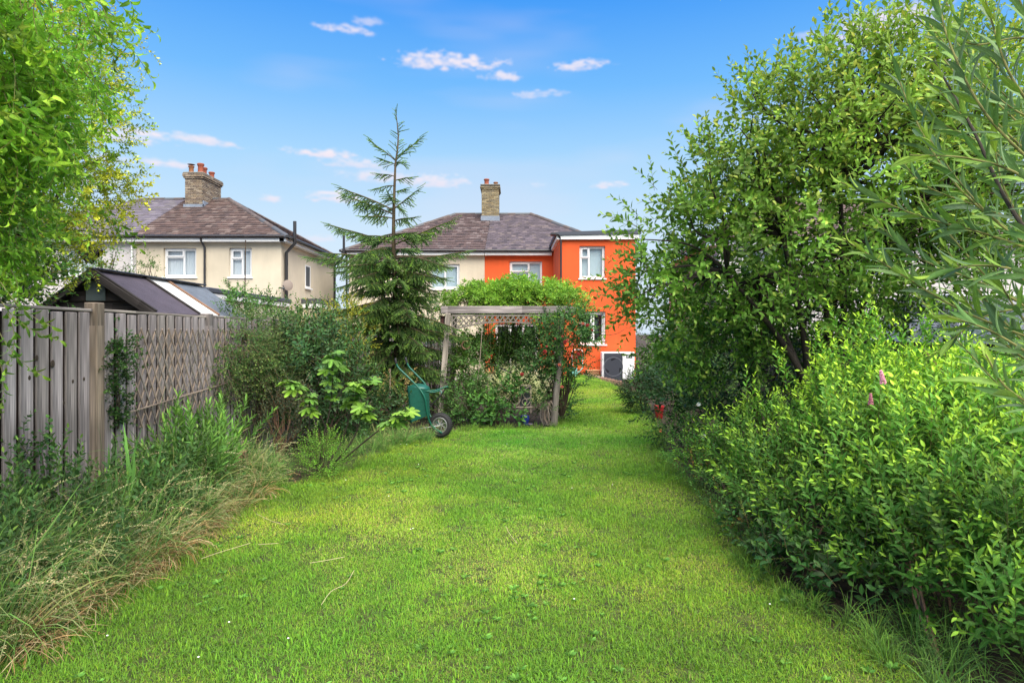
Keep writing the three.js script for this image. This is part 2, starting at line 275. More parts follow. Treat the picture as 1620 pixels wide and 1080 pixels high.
// fills clumps with sprays, denser outside
function crownList(cfg) {
  const r = rng(cfg.seed), { blobs, n, out = .8, up = .35, rnd = .5, shell = .45, cut = .38, freq = 2.2, scale = [.8, 1.2], col = () => [1, 1, 1], minY = .02, spread = .2 } = cfg, list = [];
  const wts = blobs.map((b) => (b.w ?? 1) * Math.pow(b.r.x * b.r.y * b.r.z, 2 / 3)), tot = wts.reduce((a, b) => a + b, 0);
  let guard = 0;
  while (list.length < n && guard++ < n * 30) {
    let k = 0, w = r() * tot; while (k < wts.length - 1 && w > wts[k]) w -= wts[k++];
    const b = blobs[k], d = V(r() * 2 - 1, r() * 2 - 1, r() * 2 - 1); if (d.lengthSq() > 1 || d.lengthSq() < .01) continue; d.normalize();
    const rad = 1 - shell * Math.pow(r(), 1.6) + spread * (r() - .5), p = b.c.clone().add(d.clone().multiply(b.r).multiplyScalar(rad));
    if (p.y < minY) continue;
    const nz = fbm(p.x * freq, p.y * freq, p.z * freq, 2); if (nz < cut) continue;
    if (cfg.keep && !cfg.keep(p, r)) continue;
    const nd = d.clone().divide(b.r).normalize(), dir = nd.multiplyScalar(out).add(V((r() - .5) * 2, (r() - .5) * 2, (r() - .5) * 2).multiplyScalar(rnd)).add(V(0, up, 0)).normalize();
    const toCam = CAM.clone().sub(p).normalize();
    list.push({ m: aim(p, dir, r() * 6.28, lerp(scale[0], scale[1], r())), c: col(p, nz, r), front: Math.max(.05, d.dot(toCam) + .5), p });
  }
  return list;
}
// limbs from a base to points in the crown
function limbs(m, base, targets, r0, r, col = [1, 1, 1], wob = .12, lift = .3) {
  for (const t of targets) { const L = base.distanceTo(t), pts = [base.clone(), base.clone().lerp(t, .33).add(V((r() - .5) * wob * L, lift * L * .3, (r() - .5) * wob * L)), base.clone().lerp(t, .68).add(V((r() - .5) * wob * L, lift * L * .22, (r() - .5) * wob * L)), t.clone()]; tube(m, curve(pts, 8), (k) => r0 * (1 - .85 * k) + .002, 5, col); }
  return m;
}
const warm = (v = .3) => (p, nz, r) => { const k = 1 + (nz - .5) * v * 2.2 + (r() - .5) * v; return [k * (1 + (r() - .5) * .12), k, k * (1 + (r() - .5) * .2)]; };

// ---------------------------------------------------------------- ground, lawn, patio
const rise = (x, z) => .2 * sstep(-14.5, -22, z) * sstep(3.6, 2.4, x);
{ const g = new THREE.CircleGeometry(420, 64).rotateX(-Math.PI / 2); const p = g.attributes.position, uv = g.attributes.uv; for (let k = 0; k < p.count; k++) uv.setXY(k, p.getX(k), p.getZ(k)); const m = put('ground', g, M.soil, scene); tag(m, 'dark bare soil under the planting and beyond the garden', 'ground', null, 'structure'); }
const LAWN = [[-2.7, -1.2], [-2.75, -2.6], [-2.9, -4.1], [-2.95, -6.1], [-2.95, -6.9], [-2.5, -7.2], [-2.05, -8], [-1.7, -9.8], [-1.3, -10.5], [-.6, -11.35], [.75, -11.45], [1.1, -12.3], [1.15, -14], [1.3, -17], [1.55, -20], [1.7, -22.3], [2.65, -22.35], [3.15, -20.2], [3.35, -17], [2.9, -14], [2.5, -11], [2.1, -9], [1.98, -7.9], [2.0, -6.4], [1.8, -5.2], [1.72, -4.3], [1.9, -3.8], [2.0, -3.3], [2.2, -1.2]];
const inLawn = (x, z) => { let c = false; for (let i = 0, j = LAWN.length - 1; i < LAWN.length; j = i++) { const [a, b] = LAWN[i], [e, f] = LAWN[j]; if ((b > z) !== (f > z) && x < (e - a) * (z - b) / (f - b) + a) c = !c; } return c; };
{
  const m = new MB(), nx = 34, nz = 110, id = [];
  for (let j = 0; j <= nz; j++) for (let i = 0; i <= nx; i++) { const x = -3.2 + i / nx * 6.9, z = -1 - j / nz * 21.5; id.push(m.v(x, .012 + rise(x, z) + .02 * (fbm(x * 1.3, z * 1.3, 2, 3) - .5), z, x, z)); }
  for (let j = 0; j < nz; j++) for (let i = 0; i < nx; i++) { const x = -3.2 + (i + .5) / nx * 6.9, z = -1 - (j + .5) / nz * 21.5; if (inLawn(x, z)) { const a = j * (nx + 1) + i; m.quad(id[a], id[a + 1], id[a + nx + 2], id[a + nx + 1]); } }
  tag(put('lawn', m.geo(), M.turf, scene), 'mown green lawn running up the garden to the orange house', 'lawn', null, 'structure');
}
{ tag(put('patio', boxAt(-2.2, -.1, -26.4, 4.4, .02, -22.7, .01), M.paving, scene), 'paved strip at the foot of the orange house', 'patio', null, 'structure'); }

// grass of the lawn: tufts of blades, denser where the camera is near
{
  const root = thing('lawn_grass', 'short mown grass blades covering the lawn', 'grass', V(0, 0, 0), null, 'stuff');
  const tuft = (seed, n, R, h, cols) => { const r = rng(seed), m = new MB(); for (let k = 0; k < n; k++) { const a = r() * 6.28, q = Math.sqrt(r()) * R, x = Math.cos(a) * q, z = Math.sin(a) * q, b = r() * 6.28, lean = .3 + r() * 1.7, hh = h * (.5 + r() * .8), w = .0013 + r() * .0014, dx = Math.cos(b), dz = Math.sin(b), c = tint(cols[Math.floor(r() * cols.length)], r, .28, .14), sx = -dz * w, sz = dx * w; const y1 = hh * .55 * Math.cos(lean * .5), o1 = hh * .55 * Math.sin(lean * .5), y2 = y1 + hh * .5 * Math.cos(lean * 1.3), o2 = o1 + hh * .5 * Math.sin(lean * 1.3);
    const v0 = m.v(x - sx, 0, z - sz, 0, 0, c), v1 = m.v(x + sx, 0, z + sz, 1, 0, c), v2 = m.v(x + dx * o1 + sx * .8, y1, z + dz * o1 + sz * .8, 1, .5, c), v3 = m.v(x + dx * o1 - sx * .8, y1, z + dz * o1 - sz * .8, 0, .5, c), v4 = m.v(x + dx * o2, y2, z + dz * o2, .5, 1, c); m.quad(v0, v1, v2, v3); m.tri(v3, v2, v4); } return m.geo(); };
  const g1 = [.128, .27, .018], g2 = [.168, .298, .023], g3 = [.098, .232, .018], dry = [.24, .25, .065];
  const kinds = [[11, 60, .11, .032, [g1, g1, g2, g3]], [12, 60, .11, .029, [g2, g2, g1, dry]], [13, 56, .1, .038, [g3, g1, g3]], [14, 52, .12, .026, [g2, dry, g1, dry, g2]]].map((a) => tuft(...a));
  const lists = [[], [], [], []], r = rng(77);
  const sow = (z0, z1, per, s) => { const area = 6.9 * (z0 - z1); for (let k = 0; k < area * per; k++) { const x = -3.2 + r() * 6.9, z = z0 - r() * (z0 - z1); if (!inLawn(x + (r() - .5) * .22, z + (r() - .5) * .22)) continue; if (Math.abs(x) > -z * .86 + .4) continue; const n = fbm(x * .9, z * .9, 3, 3), f = fbm(x * 4, z * 4, 9, 3), q = n * .55 + f * .45 + (r() - .5) * .16; const kind = q < .42 ? 2 : q < .54 ? 0 : q < .67 ? 1 : 3, t = .92 + (n - .5) * .7 + (r() - .5) * .25, y = fbm(x * .5 + 4, z * .5, 5, 2) - .5; lists[kind].push([x, z, s * (.75 + r() * .55), r() * 6.28, [t * (1 + y * .7), t, t * (1 - y * .3)]]); } };
  sow(-2.4, -5, 300, 1); sow(-5, -8, 230, 1.1); sow(-8, -12, 150, 1.25); sow(-12, -22.4, 90, 1.5);
  lists.forEach((l, k) => { const im = new THREE.InstancedMesh(kinds[k], GRASS, l.length), c = new THREE.Color(); im.name = 'grass_blades'; im.userData.kind = 'stuff'; im.castShadow = im.receiveShadow = true; l.forEach(([x, z, s, a, t], q) => { im.setMatrixAt(q, new THREE.Matrix4().makeRotationY(a).scale(V(s, s, s)).setPosition(x, .006 + rise(x, z) + .02 * (fbm(x * 1.3, z * 1.3, 2, 3) - .5), z)); im.setColorAt(q, c.setRGB(...t)); }); root.add(im); });
}

// ---------------------------------------------------------------- roofs, windows, chimneys
// lays tiles over a roof plane given by its corners, the eave first
function tilesOn(m, poly, { gauge = .3, w = .33, th = .018, gap = .006, col, seed = 1, cam = .1 }) {
  const r = rng(seed), u = poly[1].clone().sub(poly[0]).normalize(), n = u.clone().cross(poly[2].clone().sub(poly[0])).normalize(); if (n.y < 0) n.negate(); const v = n.clone().cross(u); if (v.y < 0) v.negate();
  const q = poly.map((p) => { const d = p.clone().sub(poly[0]); return [d.dot(u), d.dot(v)]; }), vmax = Math.max(...q.map((e) => e[1]));
  const range = (h) => { const xs = []; for (let i = 0; i < q.length; i++) { const [a, b] = q[i], [c, d] = q[(i + 1) % q.length]; if ((b <= h) !== (d <= h)) xs.push(a + (c - a) * (h - b) / (d - b)); } return xs.length > 1 ? [Math.min(...xs), Math.max(...xs)] : null; };
  for (let k = 0; k * gauge < vmax; k++) {
    const v0 = k * gauge, v1 = Math.min(v0 + gauge, vmax), R0 = range(v0 + .005), R1 = range(v1 - .01); if (!R0) continue; const R = R1 ? [Math.min(R0[0], R1[0]) * .5 + .5 * Math.max(R0[0], R1[0]), (R0[1] + R1[1]) / 2] : [(R0[0] + R0[1]) / 2 - .05, (R0[0] + R0[1]) / 2 + .05];
    for (let x = Math.floor(R[0] / w) * w - (k % 2) * w * .5; x < R[1]; x += w) {
      const a = Math.max(x + gap / 2, R[0]), b = Math.min(x + w - gap / 2, R[1]); if (b - a < .02) continue;
      const c = col(r, a, v0), lift = th * (.75 + r() * .5), pt = (s, t, h) => poly[0].clone().addScaledVector(u, s).addScaledVector(v, t).addScaledVector(n, h), base = m.count;
      const over = v1 + gauge * .12, L = [pt(a, v0 - .01, 0), pt(b, v0 - .01, 0), pt(b, over, -.006), pt(a, over, -.006), pt(a, v0 - .01, lift + .006), pt(b, v0 - .01, lift + .006 + (r() - .5) * .004), pt(b, over, .004), pt(a, over, .004)];
      const F = [[4, 5, 6, 7], [0, 1, 5, 4], [1, 2, 6, 5], [3, 0, 4, 7]]; const dir = u.clone().cross(v).dot(n) > 0;
      for (const f of F) { const id = f.map((e, i) => m.v(L[e].x, L[e].y, L[e].z, (i === 1 || i === 2 ? b : a), (i > 1 ? v1 : v0), c)); dir ? m.quad(...id) : m.quad(...id.reverse()); }
    }
  }
}
function slab(m, poly, n = .03) { const b = m.count; poly.forEach((p) => m.v(p.x, p.y - n, p.z)); for (let k = 1; k < poly.length - 1; k++) m.tri(b, b + k, b + k + 1); }
// half round tiles along a ridge or a hip, each a piece
function ridge(parent, a, b, mat, r = .1, len = .42, seed = 1) {
  const q = rng(seed), d = b.clone().sub(a), L = d.length(), n = Math.max(1, Math.round(L / len)); d.normalize(); const x = UP.clone().cross(d).normalize(), z = x.clone().cross(d).multiplyScalar(-1); const g = new THREE.CylinderGeometry(r, r * .95, L / n + .02, 8, 1, false, -Math.PI / 2, Math.PI);
  for (let k = 0; k < n; k++) { const p = a.clone().addScaledVector(d, (k + .5) * L / n).addScaledVector(UP, -.03 + (q() - .5) * .012); place('ridge_tile', g, Array.isArray(mat) ? mat[Math.floor(q() * mat.length)] : mat, parent, new THREE.Matrix4().makeBasis(x.clone().negate(), d, z).setPosition(p)); }
}
function frameGeo(x0, y0, x1, y1, z, t, d) { return [boxAt(x0, y0, z - d, x0 + t, y1, z), boxAt(x1 - t, y0, z - d, x1, y1, z), boxAt(x0 + t, y0, z - d, x1 - t, y0 + t, z), boxAt(x0 + t, y1 - t, z - d, x1 - t, y1, z)]; }
// a plastic window in a wall that faces +z: panes are [x0, x1, y0, y1] shares of the opening
function makeWindow(house, x0, y0, x1, y1, zWall, { reveal = .1, lights, back = M.curtain, sill = M.upvc, open }) {
  const z = zWall - reveal, t = .055, w = x1 - x0, h = y1 - y0, T = [...frameGeo(x0 + .004, y0 + .004, x1 - .004, y1 - .004, z, t, .06)];
  const win = put('window', merge(T), M.upvc, house);
  for (const [a, b, c, d, kind] of lights) {
    const ax = x0 + .004 + t + (w - 2 * t - .008) * a, bx = x0 + .004 + t + (w - 2 * t - .008) * b, ay = y0 + .004 + t + (h - 2 * t - .008) * c, by = y0 + .004 + t + (h - 2 * t - .008) * d, st = kind === 'sash' ? .05 : .028;
    put('sash', merge(frameGeo(ax + .002, ay + .002, bx - .002, by - .002, z + (kind === 'sash' ? .02 : -.004), st, .05)), M.upvc, win);
    put('pane', boxAt(ax + st + .003, ay + st + .003, z - .03, bx - st - .003, by - st - .003, z - .022, .001), M.glass, win);
  }
  if (back) { const m = new MB(), n = 40; let last = null; for (let k = 0; k <= n; k++) { const x = x0 + .03 + (w - .06) * k / n, zz = z - .13 + (back === M.curtain ? .018 * Math.sin(k * 1.9) * Math.sin(k * .37 + 1) : 0); const e = [m.v(x, y0 + .03, zz), m.v(x, y1 - .02, zz)]; if (last) m.quad(last[0], e[0], e[1], last[1]); last = e; } put(back === M.curtain ? 'curtain' : 'blind', m.geo(), back, win); }
  put('sill', boxAt(x0 - .05, y0 - .05, z - .02, x1 + .05, y0 - .002, zWall + .05, .008), sill, win);
  return win;
}
// a wall with openings, its outer face at z
function wallZ(x0, x1, y0, y1, z, holes, th = .26) { const s = new THREE.Shape([new THREE.Vector2(x0, y0), new THREE.Vector2(x1, y0), new THREE.Vector2(x1, y1), new THREE.Vector2(x0, y1)]); holes.forEach(([a, b, c, d]) => s.holes.push(new THREE.Path([new THREE.Vector2(a, b), new THREE.Vector2(a, d), new THREE.Vector2(c, d), new THREE.Vector2(c, b)]))); return new THREE.ExtrudeGeometry(s, { depth: th, bevelEnabled: false }).translate(0, 0, z - th); }
function chimney(roof, x0, x1, z0, z1, y0, y1, pots, seed, cols) {
  const r = rng(seed), st = put('chimney', boxAt(x0 + .012, y0, z1 + .012, x1 - .012, y1, z0 - .012, .005), M.mortar, roof), m = new MB(), bh = .068, bl = .225;
  const course = (y, a, b, c, d, off) => { for (const [p, q, ax] of [[a, b, 'f'], [a, b, 'k'], [c, d, 'l'], [c, d, 'r']]) for (let s = p - off; s < q - .02; s += bl) { const e = Math.max(s + .005, p), f = Math.min(s + bl - .005, q); if (f - e < .03) continue; const k = .75 + r() * .5, base = cols[Math.floor(r() * cols.length)], col = base.map((v) => v * k), pr = .003 + r() * .005, B = ax === 'f' ? [e, d - .1, f, d + pr] : ax === 'k' ? [e, c - pr, f, c + .1] : ax === 'l' ? [a - pr, e, a + .1, f] : [b - .1, e, b + pr, f]; m.add(new THREE.BoxGeometry(B[2] - B[0], bh - .012, B[3] - B[1]).translate((B[0] + B[2]) / 2, y + bh / 2, (B[1] + B[3]) / 2), null, col); } };
  let k = 0; for (let y = y0; y < y1 - bh; y += bh, k++) { const out = y > y1 - .16 ? .07 : y > y1 - .24 ? .04 : 0; course(y, x0 - out, x1 + out, z1 - out, z0 + out, (k % 2) * bl / 2); }
  const g = m.geo(true); put('bricks', g, M.brick, st, 'stuff');
  const cap = boxAt(x0 - .06, y1 - .01, z1 - .06, x1 + .06, y1 + .05, z0 + .06, .02); const cp = cap.attributes.position; put('chimney_cap', cap, M.mortar, st);
  for (const [x, z, h, rr, mt] of pots) put('chimney_pot', new THREE.LatheGeometry([[rr * .95, 0], [rr, h * .1], [rr * .82, h * .3], [rr * .8, h * .75], [rr * 1.02, h * .8], [rr * 1.04, h * .95], [rr * .95, h], [rr * .7, h], [rr * .68, h * .6]].map(([a, b]) => new THREE.Vector2(a, b)), 16).translate(x, y1 + .045, z), mt, st);
  return st;
}
const pipeGeo = (pts, r = .035) => tube(new MB(), pts, r, 8).geo();

// ---------------------------------------------------------------- the four houses and the one behind the trees
const brownTile = (r, u, v) => { const k = .78 + r() * .44, a = [.14, .09, .08], b = [.21, .155, .14], c = [.095, .064, .062], q = r(); return (q < .62 ? a : q < .8 ? b : c).map((e) => e * k); };
const slate = (r) => { const k = .8 + r() * .4, q = r(); return (q < .7 ? [.165, .145, .185] : q < .9 ? [.2, .18, .2] : [.13, .11, .13]).map((e) => e * k); };
const darkSlate = (r) => { const k = .75 + r() * .5, q = r(); return (q < .7 ? [.12, .095, .115] : q < .88 ? [.17, .135, .14] : [.08, .065, .085]).map((e) => e * k); };
const yellowBrick = [[.42, .34, .2], [.36, .28, .16], [.46, .39, .25], [.3, .25, .17]], paleBrick = [[.4, .31, .22], [.33, .25, .18], [.46, .38, .29], [.27, .21, .17]];
const hipMats = [M.darkgrey, std([.11, .085, .085], { map: speckle }), std([.14, .11, .105], { map: speckle })];
function eaves(house, x0, x1, y, z) { put('fascia', boxAt(x0, y - .16, z + .02, x1, y - .03, z + .26, .006), M.white, house); const g = new THREE.CylinderGeometry(.055, .055, x1 - x0, 10, 1, false, 0, Math.PI).rotateX(Math.PI).rotateZ(Math.PI / 2).translate((x0 + x1) / 2, y + .02, z + .32); put('gutter', g, M.pipe, house); }
function roofPart(house, planes, col, o = {}) { const u = new MB(); planes.forEach((p) => slab(u, p)); const roof = put('roof', u.geo(), M.darkgrey, house), t = new MB(); planes.forEach((p, k) => tilesOn(t, p, { col, seed: (o.seed ?? 3) + k, ...o })); put('roof_tiles', t.geo(true), M.tile, roof, 'stuff'); return roof; }

{ // left pair: slate half with a white wall, brown half with a cream wall
  const zf = -22.7, zb = -29.7, zr = -26.2, ey = 5.12, ry = 7.25, ov = .35;
  const w = thing('white_house', 'white rendered half of the left pair of houses, with a grey slate roof', 'house', V(-16.2, 0, -26.2));
  put('wall', merge([wallZ(-19, -13.52, 0, ey, zf, [[-16.3, 3.75, -14.9, 4.8]]), boxAt(-19, 0, zb, -18.74, ey, zf - .27), boxAt(-18.73, 0, zb, -13.52, ey, zb + .26)]), M.pinkwhite, w);
  makeWindow(w, -16.3, 3.75, -14.9, 4.8, zf, { lights: [[0, .5, 0, 1], [.5, 1, 0, 1, 'sash']] });
  eaves(w, -19.3, -13.53, ey, zf);
  const e = (x, z) => V(x, ey, z), R = (x) => V(x, ry, zr);
  const r1 = roofPart(w, [[e(-19.35, zf + ov), e(-13.51, zf + ov), R(-13.51), R(-15.2)], [e(-19.35, zb - ov), e(-19.35, zf + ov), R(-15.2)], [e(-13.51, zb - ov), e(-19.35, zb - ov), R(-15.2), R(-13.51)]], slate, { gauge: .2, w: .24, th: .009, seed: 5 });
  ridge(r1, R(-15.2), R(-13.6), hipMats, .1, .42, 3); ridge(r1, e(-19.3, zf + ov), R(-15.2), hipMats, .1, .42, 4);
  put('downpipe', pipeGeo([V(-13.62, ey, zf + .08), V(-13.62, 0, zf + .08)], .03), M.upvc, w);
  const h = thing('cream_house', 'cream rendered house on the left with mossy brown tiles and a brick chimney', 'house', V(-11, 0, -26.2));
  put('wall', merge([wallZ(-13.5, -8.29, 0, ey, zf, [[-12.53, 3.72, -11.35, 4.77], [-10.17, 3.72, -9.36, 4.77]]), boxAt(-8.55, 0, zb, -8.29, ey, zf - .27), boxAt(-13.5, 0, zb, -8.56, ey, zb + .26)]), M.cream, h);
  const L1 = [[0, .6, 0, .72], [0, .6, .72, 1, 'sash'], [.6, 1, 0, 1]];
  makeWindow(h, -12.53, 3.72, -11.35, 4.77, zf, { lights: L1 }); makeWindow(h, -10.17, 3.72, -9.36, 4.77, zf, { lights: [[0, .55, 0, .66], [0, .55, .66, 1, 'sash'], [.55, 1, 0, 1]] });
  eaves(h, -13.5, -8.1, ey, zf);
  put('fascia', boxAt(-8.27, ey - .16, zb - .2, -8.03, ey - .03, zf + .26), M.white, h); put('gutter', pipeGeo([V(-7.92, ey + .0, zb - .3), V(-7.92, ey + .0, zf + .3)], .05), M.pipe, h);
  const r2 = roofPart(h, [[e(-13.49, zf + ov), e(-7.93, zf + ov), R(-11.75), R(-13.49)], [e(-7.93, zf + ov), e(-7.93, zb - ov), R(-11.75)], [e(-7.93, zb - ov), e(-13.49, zb - ov), R(-13.49), R(-11.75)]], brownTile, { gauge: .2, w: .21, th: .026, seed: 15 });
  ridge(r2, R(-13.45), R(-11.75), hipMats, .1, .42, 6); ridge(r2, e(-7.95, zf + ov), R(-11.75), hipMats, .11, .38, 7); ridge(r2, e(-7.95, zb - ov), R(-11.75), hipMats, .1, .42, 8);
  for (const x of [-12.3, -10.9]) { const v = put('roof_vent', boxAt(-.15, 0, -.1, .15, .07, .1, .02), M.darkgrey, r2); v.position.add(V(x, 6.35, -24.25)); v.rotation.x = .55; }
  chimney(r2, -13.1, -12.4, -25.3, -26.9, 6.4, 8.1, [[-12.95, -25.5, .3, .11, M.pot2], [-12.62, -25.6, .42, .13, M.pot], [-12.68, -26.0, .36, .13, M.pot], [-12.6, -26.5, .3, .12, M.pot]], 21, paleBrick);
  { const c = r2.children.find((q) => q.name === 'chimney'); put('chimney_cowl', new THREE.SphereGeometry(.19, 12, 4, 0, 6.3, 0, .9).scale(1, .35, 1).translate(-12.95, 8.46, -25.5), M.pot2, c); put('flashing', boxAt(-13.16, 6.62, -25.296, -12.34, 6.86, -25.27, .006), M.lead, c); put('flashing', boxAt(-12.385, 6.7, -26.5, -12.34, 7.0, -25.27, .006), M.lead, c); }
  put('downpipe', pipeGeo([V(-11.05, ey, zf + .3), V(-11.05, ey - .12, zf + .26), V(-11.02, ey - .34, zf + .06), V(-11.02, 0, zf + .06)], .038), M.pipe, h);
  put('soil_pipe', pipeGeo([V(-8.2, 0, -22.95), V(-8.2, 4.62, -22.95), V(-7.86, 4.95, -22.85), V(-7.86, 5.75, -22.85)], .06), M.pipe, h);
  put('downpipe', pipeGeo([V(-8.22, 0, -29.3), V(-8.22, ey - .3, -29.3), V(-7.95, ey - .05, -29.3)], .045), M.pipe, h);
  { const f = frameGeo(0, 3.54, .62, 4.44, 0, .05, .05), g = merge(f).rotateY(Math.PI / 2).translate(-8.27, 0, -25.3), wn = put('window', g, M.upvc, h); put('pane', boxAt(-8.285, 3.6, -25.87, -8.28, 4.38, -25.35, .001), M.darkgrey, wn); put('sill', boxAt(-8.288, 3.47, -25.98, -8.2, 3.53, -25.24), M.upvc, wn); }
  // flat-roofed rear extension and side porch
  put('extension', merge([boxAt(-10.6, 0, -22.69, -8.02, 2.62, -16.6, .01)]), M.cream, h);
  { const x = h.children[h.children.length - 1]; put('extension_fascia', boxAt(-10.7, 2.63, -22.65, -7.94, 2.78, -16.5, .01), M.upvc, x); put('extension_roof', boxAt(-10.75, 2.785, -22.66, -7.9, 2.92, -16.45, .02), M.fascia, x); }
  put('porch', boxAt(-8.28, 0, -27.4, -7.65, 2.68, -24.9, .01), M.cream, h);
  { const x = h.children[h.children.length - 1]; put('porch_fascia', boxAt(-8.28, 2.69, -27.5, -7.58, 2.86, -24.82, .01), M.upvc, x); put('porch_roof', boxAt(-8.28, 2.865, -27.52, -7.55, 3.06, -24.8, .01), M.darkgrey, x); }
  // satellite dish on the soil pipe corner
  const d = thing('satellite_dish', 'small rust-stained satellite dish on the corner of the left cream house', 'satellite dish', P(447, 452, 22.35));
  const b = d.position; put('dish', new THREE.SphereGeometry(.5, 24, 6, 0, 6.2832, 0, .52).scale(.72, .36, .8).rotateX(1.35).rotateY(.55).translate(b.x + .04, b.y, b.z - .3), std([.2, .16, .14], { map: stain, roughness: .6, side: THREE.DoubleSide }), d);
  put('arm', pipeGeo([V(b.x, b.y - .2, b.z - .1), V(b.x + .13, b.y - .14, b.z + .3)], .014), M.darkgrey, d); put('receiver', new THREE.CapsuleGeometry(.04, .08, 4, 8).rotateX(1.4).translate(b.x + .14, b.y - .11, b.z + .32), M.darkgrey, d); put('bracket', pipeGeo([V(b.x, b.y, b.z - .05), V(b.x - .08, b.y - .05, b.z - .35), V(b.x - .28, b.y - .05, b.z - .36)], .022), M.pipe, d);
}
{ // right pair: cream half and orange half with its extension
  const zf = -26.5, zb = -34.4, zr = -30.45, ey = 5.1, ry = 7.42, ov = .35, e = (x, z) => V(x, ey, z), R = (x) => V(x, ry, zr);
  const h = thing('cream_house', 'cream rendered house behind the spruce, joined to the orange house, with brown tiles', 'house', V(-4, 0, -30.4));
  put('wall', merge([wallZ(-6.85, -1.15, 0, ey, zf, [[-3.45, 3.55, -2.2, 4.6], [-4.4, .1, -3, 2.15]]), boxAt(-6.85, 0, zb, -6.6, ey, zf - .27), boxAt(-6.59, 0, zb, -1.15, ey, zb + .26)]), M.cream, h);
  makeWindow(h, -3.45, 3.55, -2.2, 4.6, zf, { lights: [[0, .5, 0, 1], [.5, 1, 0, 1, 'sash']], back: M.blind }); makeWindow(h, -4.4, .1, -3, 2.15, zf, { lights: [[0, .5, 0, 1, 'sash'], [.5, 1, 0, 1, 'sash']], back: M.blind });
  eaves(h, -7.1, -1.16, ey, zf);
  const r1 = roofPart(h, [[e(-7.15, zf + ov), e(-1.14, zf + ov), R(-1.0), R(-2.75)], [e(-7.15, zb - ov), e(-7.15, zf + ov), R(-2.75)], [e(-1.14, zb - ov), e(-7.15, zb - ov), R(-2.75), R(-1.0)]], (r, u, v) => brownTile(r, u, v).map((q, k) => q * [.92, .95, 1.05][k]), { gauge: .21, w: .2, th: .026, seed: 25 });
  ridge(r1, R(-2.75), R(-1.3), hipMats, .1, .42, 9); ridge(r1, e(-7.1, zf + ov), R(-2.75), hipMats, .1, .42, 10);
  { const v = put('roof_vent', boxAt(-.17, 0, -.1, .17, .06, .1, .02), M.lead, r1); v.position.add(V(-2.05, 6.42, -28.1)); v.rotation.x = .53; }
  put('soil_pipe', pipeGeo([V(-7.2, ey - .5, zf + .3), V(-6.95, ey - .15, zf + .4), V(-6.95, ey + .75, zf + .4)], .05), M.pipe, h);
  put('gutter_end', pipeGeo([V(-6.9, ey, zf + .3), V(-6.92, ey - .4, zf + .06), V(-6.92, .2, zf + .06)], .04), M.pipe, h);
  const o = thing('orange_house', 'bright orange rendered house with a two-storey flat-roofed extension and white windows', 'house', V(1.9, 0, -30.4));
  put('wall', merge([wallZ(-1.145, 4.6, 0, ey, zf, [[-.1, 3.5, 1.27, 4.72], [-.7, .02, 1.1, 2.1]]), boxAt(4.34, 0, zb, 4.6, ey, zf - .27), boxAt(-1.14, 0, zb, 4.33, ey, zb + .26)]), M.orange, o);
  makeWindow(o, -.1, 3.5, 1.27, 4.72, zf, { lights: [[0, .6, 0, .66], [0, .6, .66, 1, 'sash'], [.6, 1, 0, 1]], back: M.blind });
  makeWindow(o, -.7, .02, 1.1, 2.1, zf, { lights: [[0, .33, 0, 1, 'sash'], [.33, .66, 0, 1, 'sash'], [.66, 1, 0, 1, 'sash']], back: null });
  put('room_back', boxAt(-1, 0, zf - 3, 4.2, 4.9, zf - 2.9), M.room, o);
  eaves(o, -1.14, 1.66, ey, zf);
  const r2 = roofPart(o, [[e(-1.13, zf + ov), e(4.9, zf + ov), R(.9), R(-.99)], [e(4.9, zf + ov), e(4.9, zb - ov), R(.9)], [e(4.9, zb - ov), e(-1.13, zb - ov), R(-.99), R(.9)]], darkSlate, { gauge: .19, w: .2, th: .012, seed: 35 });
  ridge(r2, R(-.6), R(.9), hipMats, .1, .42, 11); ridge(r2, e(4.9, zf + ov), R(.9), hipMats, .12, .4, 12);
  chimney(r2, -1.42, -.62, -29.6, -30.9, 6.6, 8.62, [[-1.2, -29.85, .3, .13, M.pot], [-.78, -30.3, .26, .11, M.pot2]], 31, yellowBrick);
  { const c = r2.children.find((q) => q.name === 'chimney'); put('flashing', boxAt(-1.46, 6.88, -29.59, -.58, 7.18, -29.56, .006), M.lead, c); }
  // extension
  const ez = -23, x0 = 1.725, x1 = 4.5, top = 5.1;
  const ext = put('extension', merge([wallZ(x0, x1, 0, top, ez, [[2.46, 3.7, 3.39, 4.88], [2.46, 1.3, 3.41, 2.5]]), boxAt(x0, 0, -26.49, x0 + .26, top, ez - .27), boxAt(x1 - .26, 0, -26.49, x1, top, ez - .27)]), M.orange, o);
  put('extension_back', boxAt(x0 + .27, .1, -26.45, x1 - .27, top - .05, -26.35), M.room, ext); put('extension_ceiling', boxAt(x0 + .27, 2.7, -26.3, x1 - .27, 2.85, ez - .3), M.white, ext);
  const wedge = (y0, y1, y2, y3, xa, xb, za, zb_, mat, name) => { const s = new THREE.Shape([[xa, y0], [xb, y1], [xb, y3], [xa, y2]].map((q) => new THREE.Vector2(...q))); put(name, new THREE.ExtrudeGeometry(s, { depth: za - zb_, bevelEnabled: false }).translate(0, 0, zb_), mat, ext); };
  wedge(5.105, 5.11, 5.24, 5.3, 1.62, 4.62, ez + .12, -26.4, M.upvc, 'fascia'); wedge(5.245, 5.305, 5.36, 5.46, 1.55, 4.68, ez + .17, -26.4, M.fascia, 'flat_roof');
  put('gutter', boxAt(1.4, 5.25, ez - .1, 1.62, 5.33, ez + .24, .01), M.black, ext);
  makeWindow(o, 2.46, 3.7, 3.39, 4.88, ez, { lights: [[0, .36, 0, .66], [0, .36, .66, 1, 'sash'], [.36, 1, 0, 1]], back: M.blind });
  const lw = makeWindow(o, 2.46, 1.3, 3.41, 2.5, ez, { lights: [[0, .48, 0, .62], [0, .48, .62, 1, 'sash']], back: null });
